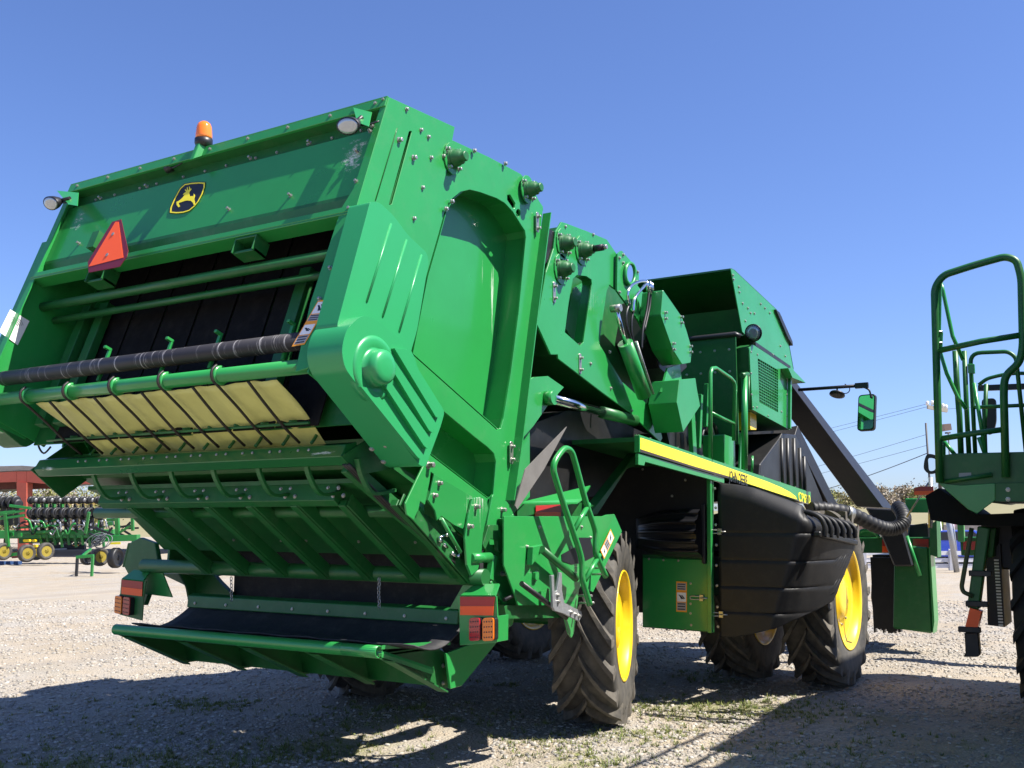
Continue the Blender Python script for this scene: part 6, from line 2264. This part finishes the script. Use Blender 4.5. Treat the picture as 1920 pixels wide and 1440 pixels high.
# folding frame: upright post and arms at the left
MB().beam(g(10.5, 962, -1.5), g(15, 1025, -1.5), .14, .14, AX).build('fold_post', PG, pl, .01)
for (a, e) in (((-40, 972), (46, 957)), ((-40, 978), (46, 966)), ((0, 962), (30, 958)), ((18, 948), (58, 953))):
    MB().beam(g(*a, -1.5), g(*e, -1.5), .11, .11).build('fold_arm', PG, pl, .01)
for (px, py) in ((4, 1030), (20, 1002), (36, 1003), (-20, 1000)):
    MB().plate(fillet([g(px - 3, py + 4, -1.4), g(px + 3, py + 4, -1.4), g(px + 3, py - 4, -1.4), g(px - 3, py - 4, -1.4)], .04, 2), FH * .15).build('pivot_bracket', PG, pl)
for k in range(5):
    px = -18 + 12 * k
    ru = MB().beam(g(px, 940, 1), g(px + 2, 985, 1), .14, .2, AX).build('row_unit', PB, pl)
    for dy in (938, 945):
        MB().lathe([(-.05, .1), (-.06, .2), (0, .22), (.06, .2), (.05, .1)], g(px + (dy - 938) * .6, dy, .9), AX * .8 - FH * .6, 16).build('closing_wheel', PB, ru)
for (px, py, R, hd_) in ((50, 1037.5, .37, .35), (85.5, 1033.5, .36, .35), (6, 1034, .36, .3), (68, 1036, .33, .2)):
    small_wheel(pl, g(px, py, -1.6 if px != 68 else .5), R, .24, AX * (1 - hd_) - FH * .45, TYRE, RIMY)
for (px, py, w_, h_) in ((49, 1014, 6, 2.5), (63, 1014, 3, 2.4), (65, 1024, 3, 2.5), (70, 1035, 5, 6)):
    MB().plate(fillet([g(px - w_, py + h_, -.6), g(px + w_, py + h_, -.6), g(px + w_, py - h_, -.6), g(px - w_, py - h_, -.6)], .05, 2), FH * .2).build('yellow_bracket', YELLOW, pl)
MB().beam(g(20, 1040, -1.3), g(60, 1036, -1.3), .12, .14).build('wheel_arm', PG, pl)
b = MB()
for k in range(5):
    p = gnd(-10 + 14 * k, D1 - .4)
    b.box(p.x - .18, p.x + .18, p.y - .1, p.y + .1, GZ, GZ + .14)
b.build('blue_chocks', mat('blue_blocks', (.02, .06, .17), .6), pl)
MB().plate([g(27, 990, .6), g(38, 987, .6), g(40, 997, .6), g(36, 1001, .6), g(25, 1000, .6)], FH * .3).build('red_box', RED, pl)
MB().plate([g(21, 1036, .1), g(32, 1034, .1), g(34, 1046, .1), g(22, 1047, .1)], FH * .3).build('red_box', RED, pl)

D2 = 36.0
h = lambda px, py, d=0.0: far(px, py, D2 + d)
im = thing('hitch_implement', 'green towed implement with a coil of grey hoses on its hitch, beyond the tail lamp', 'implement', gnd(190, D2), world=True)
MB().beam(h(196, 1010), h(260, 1008), .35, .22).build('main_beam', PG, im, .01)
MB().plate([h(205, 1017, -.2), h(226, 1016, -.2), h(226, 1020.5, -.2), h(205, 1021, -.2)], FH * .01).build('yellow_label', DECAL, im)
for (a, e, w_) in (((219, 960), (221, 1005), .14), ((248, 965), (249, 995), .10), ((200, 975), (216, 974), .10), ((203, 982), (212, 981), .14), ((160, 1000), (167, 960), .09), ((250, 1008), (252, 1028), .12), ((222, 1000), (246, 985), .08)):
    MB().beam(h(*a), h(*e), w_, w_, AX).build('frame_bar', PG, im, .008)
MB().beam(h(143, 1045, -2.2), h(176, 1042, -2.2), .10, .10).build('hitch_tongue', PG, im, .01)
MB().beam(h(155, 1042, -2), h(170, 1030, -1), .08, .08).build('hitch_tongue', PG, im, .01)
for px, y0 in ((145, 1047), (174, 1043)):
    a = h(px, y0, -2.2)
    MB().beam(a, V((a.x, a.y, GZ)), .10, .07, AX).build('parking_stand', PG if px > 150 else PB, im)
random.seed(5)
for k in range(9):
    c = h(186 + random.uniform(-8, 8), 1013 + random.uniform(-5, 5), -.4)
    r = random.uniform(.10, .26)
    pts = [c + AX * r * 1.3 * math.cos(t) + V((0, 0, 1)) * r * math.sin(t + .3 * k) + FH * .05 * math.sin(2 * t) for t in np.linspace(0, 6.283, 20, endpoint=False)]
    MB().tube(pts, .016, 6, closed=True).build('hose_coil', mat('grey_hose', (.12, .13, .14), .5) if k == 0 else bpy.data.materials['grey_hose'], im)
small_wheel(im, h(187, 1044, .3), .33, .24, AX * .6 - FH * .5)
small_wheel(im, h(217, 1046, -.1), .36, .26, AX * .9 - FH * .2, PB, PB)
small_wheel(im, h(164, 1046, .8), .26, .22, AX * .6 - FH * .5, PB, PB)
b = MB()
for k in range(14):
    a = h(165 + random.uniform(0, 80), 985 + random.uniform(0, 20), .6)
    b.beam(a, a + AX * random.uniform(.1, .5) + V((0, 0, random.uniform(-.2, .2))), .06, .07)
b.build('linkage', PB, im)
# dark machinery standing further back under the planter
b = MB()
dk = thing('parked_implement', 'dark low implement far behind the planter, seen under its frame', 'implement', gnd(125, 58), world=True)
q = lambda px, py, d=0.0: far(px, py, 58 + d)
MB().beam(q(90, 1026), q(160, 1025), .3, .3).build('frame_bar', PB, dk)
for k in range(6):
    px = 95 + 12 * k
    MB().beam(q(px, 1012), q(px + 2, 1030), .12, .14, AX).build('tine', PB, dk)
MB().beam(q(137, 1022.5, -.4), q(148, 1022.5, -.4), .05, .06).build('amber_strip', WARN, dk)
MB().beam(q(96, 1030, -.4), q(125, 1029, -.4), .05, .07).build('steel_bar', GALV, dk)

# ---------------------------------------------------------------- trees
BARK = mat('bark', (.10, .08, .06), .9, var=.3, vscale=3)


def leaf_mat(name, cols):
    return island_mat(name, cols, .8)


LEAFS = [leaf_mat('spring_leaves_tan', [(.27, .23, .12), (.36, .30, .16), (.22, .20, .10), (.30, .28, .12)]),
         leaf_mat('spring_leaves_green', [(.19, .20, .07), (.27, .27, .09), (.16, .17, .06), (.31, .30, .12)]),
         leaf_mat('spring_leaves_grey', [(.30, .25, .19), (.38, .32, .24), (.25, .21, .16)]),
         leaf_mat('pine_needles', [(.035, .055, .025), (.055, .08, .03), (.08, .10, .04)])]
tree_cache = {}


def make_tree(kind, H, Wd, seed, n=2600, leaf=.16, base=.25, open_=.5):
    key = (kind, seed)
    if key in tree_cache:
        return tree_cache[key]
    r = np.random.default_rng(seed)
    tb = MB()
    tb.tube([(0, 0, -.2), (.05 * H * (r.random() - .5), .0, H * .35), (.06 * H * (r.random() - .5), 0, H * .7), (0, 0, H * .93)], .03 * H, 8, rfun=lambda i: H * (.022, .017, .010, .003)[i])
    tips = []
    for k in range(16):
        z0 = H * (base + (.9 - base) * r.random())
        a = r.random() * 6.283
        ln2 = Wd * .5 * (1.05 - (z0 / H) * .6) * (.6 + .5 * r.random())
        tip = V((math.cos(a) * ln2, math.sin(a) * ln2, z0 + ln2 * .5))
        tb.tube([(0, 0, z0), tip * .5 + V((0, 0, z0 * .45)), tip], .006 * H, 5, rfun=lambda i: H * (.008, .005, .002)[i])
        tips.append((tip, ln2))
    tm = tb.build('trunk', BARK)
    C.objects.unlink(tm)
    cs = []
    for k in range(34):
        t = tips[k % 16][0] * (.55 + .5 * r.random()) + V((r.normal() * Wd * .06, r.normal() * Wd * .06, r.normal() * H * .03 + H * .03))
        if k % 16 == 0 or k > 31:
            t = V((0, 0, H * (.9 - .1 * r.random())))
        cs.append((t, Wd * (.08 + .10 * r.random())))
    ci = r.integers(0, len(cs), n)
    P = np.array([cs[i][0] for i in ci]) + r.normal(size=(n, 3)) * np.array([cs[i][1] for i in ci])[:, None] * np.array([.62, .62, .5])
    u = r.normal(size=(n, 3))
    u /= np.linalg.norm(u, axis=1)[:, None]
    v = np.cross(u, r.normal(size=(n, 3)))
    v /= np.linalg.norm(v, axis=1)[:, None]
    s = leaf * (.5 + r.random(n))[:, None]
    q4 = np.stack([P - u * s, P + v * s * .55, P + u * s, P - v * s * .55], 1).reshape(-1, 3)
    f4 = np.arange(n * 4).reshape(n, 4)
    cr = fast_mesh('crown', q4, f4, LEAFS[kind], None)
    C.objects.unlink(cr)
    tree_cache[key] = (tm.data, cr.data)
    return tree_cache[key]


def plant(px, dist, H, Wd, kind, seed, label, group, n=2600, leaf=.16, zoff=0.0, sc=1.0, base=.25):
    tmesh, cmesh = make_tree(kind, H, Wd, seed, n, leaf, base)
    p = gnd(px, dist)
    t = thing('tree', label, 'tree', (p.x, p.y, zoff + GZ), group, rz=random.uniform(0, 6.28))
    t.scale = (sc, sc, sc * random.uniform(.92, 1.08))
    for nm, md in (('trunk', tmesh), ('crown', cmesh)):
        o = bpy.data.objects.new(nm, md)
        C.objects.link(o)
        o.parent = t
    return t


random.seed(21)
for px, d, H, Wd, k, sd, lab in ((70, 70, 9, 6, 1, 1, 'pale green spring tree seen right of the red shed column'),
                                (112, 74, 9.5, 6, 2, 2, 'bare greyish tree behind the middle of the planter'),
                                (88, 84, 10, 7, 2, 3, 'thin bare tree between two greener ones behind the shed'),
                                (135, 78, 10, 6.5, 1, 4, 'bushy light green tree above the yellow hoppers'),
                                (160, 80, 9.5, 6, 2, 5, 'grey tree just left of the picker beam end'),
                                (190, 76, 9, 6, 1, 6, 'green tree behind the picker lower beams'),
                                (20, 72, 8.5, 6, 1, 7, 'dull green tree seen through the shed left of the column'),
                                (-30, 72, 9, 6, 3, 8, 'dark pine at the left edge behind the shed'),
                                (8, 86, 9, 7, 2, 9, 'grey bare tree at the left edge through the shed')):
    plant(px, d, d * .053, 4.6, k, sd, lab, 'trees behind the shed', n=2200, leaf=.085)

# wooded hill on the right
hp_ = []
hillm = mat('hill_ground', (.22, .19, .10), .95, var=.4, vscale=.1, var_col=(.14, .15, .06))
xs_ = np.linspace(-900, 5200, 60)
b = MB()
vsx = []
for j, dd in enumerate((120, 150, 200, 300)):
    for i, px in enumerate(xs_):
        p = gnd(px, dd)
        vsx.append((p.x, p.y, (-.3, 2.2, 5.0, 5.5)[j] * (1 + .25 * math.sin(i * .7 + j) + .15 * math.sin(i * 1.9)) if j else -.3))
n_ = len(xs_)
b.add(vsx, [(j * n_ + i, j * n_ + i + 1, (j + 1) * n_ + i + 1, (j + 1) * n_ + i) for j in range(3) for i in range(n_ - 1)], True)
o = b.build('hills', hillm)
o['kind'] = 'structure'
random.seed(33)
for px, d, H, k, sd, lab in (
        (1548, 170, 5.0, 1, 41, 'yellowish spring tree just right of the black tank tip'),
        (1566, 185, 5.2, 1, 42, 'rounded yellow green tree between the two black ducts'),
        (1588, 178, 5.0, 0, 43, 'tan leafed tree left of the slanted duct'),
        (1606, 190, 5.0, 1, 44, 'green tree half hidden by the slanted duct'),
        (1632, 200, 5.4, 0, 45, 'pale tan tree right behind the slanted duct'),
        (1652, 190, 5.6, 2, 46, 'grey bare tree just right of the slanted duct'),
        (1668, 205, 5.4, 0, 47, 'tan tree above the bend of the corrugated hose'),
        (1685, 195, 6.2, 2, 48, 'tallest greyish tree right of the corrugated hose'),
        (1700, 210, 6.6, 0, 49, 'tan tree left of the red marker board'),
        (1716, 195, 6.4, 1, 50, 'light green tree behind the red marker board'),
        (1730, 205, 6.2, 2, 51, 'brownish tree right under the marker board'),
        (1752, 190, 5.6, 0, 52, 'pale tree left of the thick grey pole'),
        (1792, 185, 5.0, 2, 53, 'grey brown tree behind the pink flag'),
        (1815, 195, 5.0, 0, 54, 'tan tree above the yellow building'),
        (1838, 190, 4.8, 1, 55, 'green tree right above the yellow building windows')):
    plant(px, d, 8, 9, k, sd, lab, 'trees on the wooded hill', n=1900, leaf=.30, zoff=2.2 if d > 180 else 1.2, sc=H / 8, base=.10)

# ---------------------------------------------------------------- right background
FD = 38.0
fw_ = lambda px, py, dd=0.0: far(px, py, FD + dd)
WP = mat('white_fence_paint', (.62, .62, .64), .6, var=.15, vscale=3)
fence = thing('rail_fence', 'white two-rail fence in front of the blue car', 'fence', gnd(1780, FD), world=True)
for y in (1037, 1050, 1061):
    MB().beam(fw_(1600, y), fw_(2100, y), .06, .15).build('rail', WP, fence)
for px in (1620, 1700, 1783, 1866, 1950, 2030):
    MB().beam(fw_(px, 1030, -.05), V((fw_(px, 1064, -.05).x, fw_(px, 1064, -.05).y, GZ)), .14, .14, AX).build('post', WP, fence)
gp_ = thing('yard_pole', 'thick grey pole beside the pink feather flag', 'pole', gnd(1776, 37), world=True)
a, e = far(1771, 930, 37), gnd(1781, 37)
MB().tube([a, V((e.x, e.y, GZ))], .10, 12).build('shaft', GALV, gp_)
flag = thing('feather_flag', 'pink and white feather flag next to the grey pole', 'flag', gnd(1787, 42), world=True)
MB().tube([far(1784, 955, 42), V((*gnd(1785, 42).xy, GZ))], .03, 6).build('pole', GALV, flag)
MB().plate(fillet([far(1785, 955, 42), far(1791, 960, 42), far(1793, 985, 42), far(1788, 992, 42), far(1785, 990, 42)], .1, 3), FH * .02).build('banner', mat('pink_banner', (.55, .18, .30), .7, var=.9, vscale=5, var_col=(.8, .75, .75)), flag)
flag = thing('feather_flag', 'small yellow green feather flag left of the grey pole', 'flag', gnd(1764, 44), world=True)
MB().plate(fillet([far(1760, 970, 44), far(1767, 970, 44), far(1768, 988, 44), far(1763, 992, 44)], .1, 3), FH * .02).build('banner', mat('lime_banner', (.40, .50, .05), .7), flag)
MB().tube([far(1762, 970, 44), V((*gnd(1762, 44).xy, GZ))], .03, 6).build('pole', GALV, flag)

YB = mat('yellow_siding', (.55, .42, .20), .7, var=.1, vscale=1)
bd = thing('low_building', 'low yellow building with small dark windows beyond the fence', 'building', gnd(1815, 90), world=True)
fb_ = lambda px, py, dd=0.0: far(px, py, 90 + dd)
MB().plate([fb_(1752, 992), fb_(1980, 992), fb_(1980, 1016), fb_(1752, 1016)], FH * 10).build('wall', YB, bd)
MB().plate([fb_(1750, 984, -.5), fb_(1985, 984, -.5), fb_(1988, 993, -.5), fb_(1747, 993, -.5)], FH * 11).build('roof', ROOF, bd)
for px in (1786, 1806, 1826, 1850):
    w_ = MB().plate([fb_(px, 1003, -.05), fb_(px + 7, 1003, -.05), fb_(px + 7, 1009, -.05), fb_(px, 1009, -.05)], FH * .1).build('window', INK, bd)
bd = thing('low_building', 'brown roofed house just right of the front yellow wheel', 'building', gnd(1630, 95), world=True)
fb_ = lambda px, py, dd=0.0: far(px, py, 95 + dd)
MB().plate([fb_(1590, 996), fb_(1690, 996), fb_(1690, 1018), fb_(1590, 1018)], FH * 8).build('wall', YB, bd)
MB().plate([fb_(1586, 997, -.5), fb_(1610, 986, -.5), fb_(1680, 986, -.5), fb_(1696, 997, -.5)], FH * 9).build('roof', mat('brown_roof', (.22, .13, .10), .7), bd)


def car(name, label, px, dist, col, van=False):
    p = gnd(px, dist)
    t = thing(name, label, 'car', (p.x, p.y, GZ), None, rz=HD + math.pi / 2 * 0)
    m = mat(name + '_paint_%d' % px, col, .25, coat=.6)
    prof = [(-2.1, .35), (-2.15, .75), (-1.9, .95), (-1.2, 1.0), (-.7, 1.42), (.9, 1.45), (1.5, 1.0), (2.1, .9), (2.15, .45), (2.1, .3)]
    body = MB().plate([(x, -.85, z) for x, z in prof], (0, 1.7, 0)).build('body', m, t, .06, 2)
    for y in (-.86, .86):
        MB().plate([(-.65, y, 1.36), (.82, y, 1.38), (1.25, y, 1.03), (-1.05, y, 1.03)], (0, .01, 0)).build('window', INK, t)
        for x in (-1.35, 1.35):
            w_ = MB().lathe([(-.1, .2), (-.1, .33), (.1, .33), (.1, .2)], (x, y, .33), (0, 1, 0), 18).build('wheel', PB, t)
            MB().lathe([(-.02, .2), (.02, .2)], (x, y + (.1 if y > 0 else -.1), .33), (0, 1, 0), 14).build('rim', GALV, w_)
    for y in (-.6, .6):
        MB().box(-2.17, -2.1, y - .15, y + .15, .68, .82).build('tail_light', REDLENS, t)
        MB().box(2.1, 2.16, y - .15, y + .15, .62, .76).build('headlight', GLASS, t)
    return t


car('parked_car', 'bright blue car behind the white fence left of the grey pole', 1764, 44, (.02, .06, .42))
car('parked_car', 'dark blue car behind the white fence right of the grey pole', 1832, 45, (.02, .045, .16))
car('parked_car', 'white car behind the fence next to the front yellow wheel', 1625, 46, (.6, .6, .6))

# overhead lines and poles
WIRE = mat('wire', (.05, .05, .055), .6)
up = thing('utility_pole', 'tall thin utility pole with cables left of the second picker', 'utility pole', gnd(1738, 60), world=True)
MB().tube([far(1736, 793, 60), V((*gnd(1741, 60).xy, GZ))], .06, 8).build('shaft', WIRE, up)
cp = thing('power_pole', 'power pole with pale crossarm showing behind the railing post', 'utility pole', gnd(1757, 70), world=True)
MB().beam(far(1739, 763, 70), far(1776, 770, 70), .2, .25).build('crossarm', mat('weathered_wood', (.42, .38, .30), .8), cp)
MB().tube([far(1757, 750, 70), V((*gnd(1757, 70).xy, GZ))], .13, 8).build('shaft', BARK, cp)
for px, py in ((1739, 760), (1748, 759), (1768, 765), (1774, 767)):
    MB().lathe([(0, .09), (.25, .12), (.3, .05)], far(px, py, 70), (0, 0, 1), 8).build('insulator', WHITE, cp)
fl2 = thing('flood_light', 'brown box flood light on a pole behind the railing', 'lamp', gnd(1778, 58), world=True)
MB().plate([far(1770, 795, 58), far(1783, 794, 58), far(1785, 806, 58), far(1772, 808, 58)], FH * .4).build('lamp_box', mat('brown_box', (.28, .20, .15), .6), fl2)
MB().tube([far(1772, 812, 58), far(1782, 811, 58)], .05, 6).build('bracket', WIRE, fl2)
MB().tube([far(1778, 811, 58.2), V((*gnd(1778, 58.2).xy, GZ))], .04, 6).build('shaft', WIRE, fl2)


def wire(px0, py0, d0, px1, py1, d1, sag, r, label):
    a, e = far(px0, py0, d0), far(px1, py1, d1)
    pts = [a.lerp(e, t) - V((0, 0, sag * 4 * t * (1 - t))) for t in np.linspace(0, 1, 24)]
    o = MB().tube(pts, r, 5).build('power_line', WIRE)
    tag(o, label, 'cable', 'overhead cables')


wire(1739, 757, 70, 1100, 905, 140, .3, .013, 'topmost thin overhead cable running to the pale crossarm')
wire(1748, 760, 70, 1100, 918, 140, .3, .013, 'second thin overhead cable just below the topmost one')
wire(1736, 815, 60, 1100, 965, 140, .8, .012, 'thin cable from the top of the tall thin pole')
wire(1738, 850, 60, 1400, 948, 95, .5, .026, 'thickest dark overhead cable passing behind the slanted duct')
wire(1774, 767, 70, 2400, 700, 90, .3, .013, 'overhead cable leading right from the pale crossarm')
wire(1738, 835, 60, 1100, 975, 130, .6, .012, 'thin low cable between the tall pole and the trees')
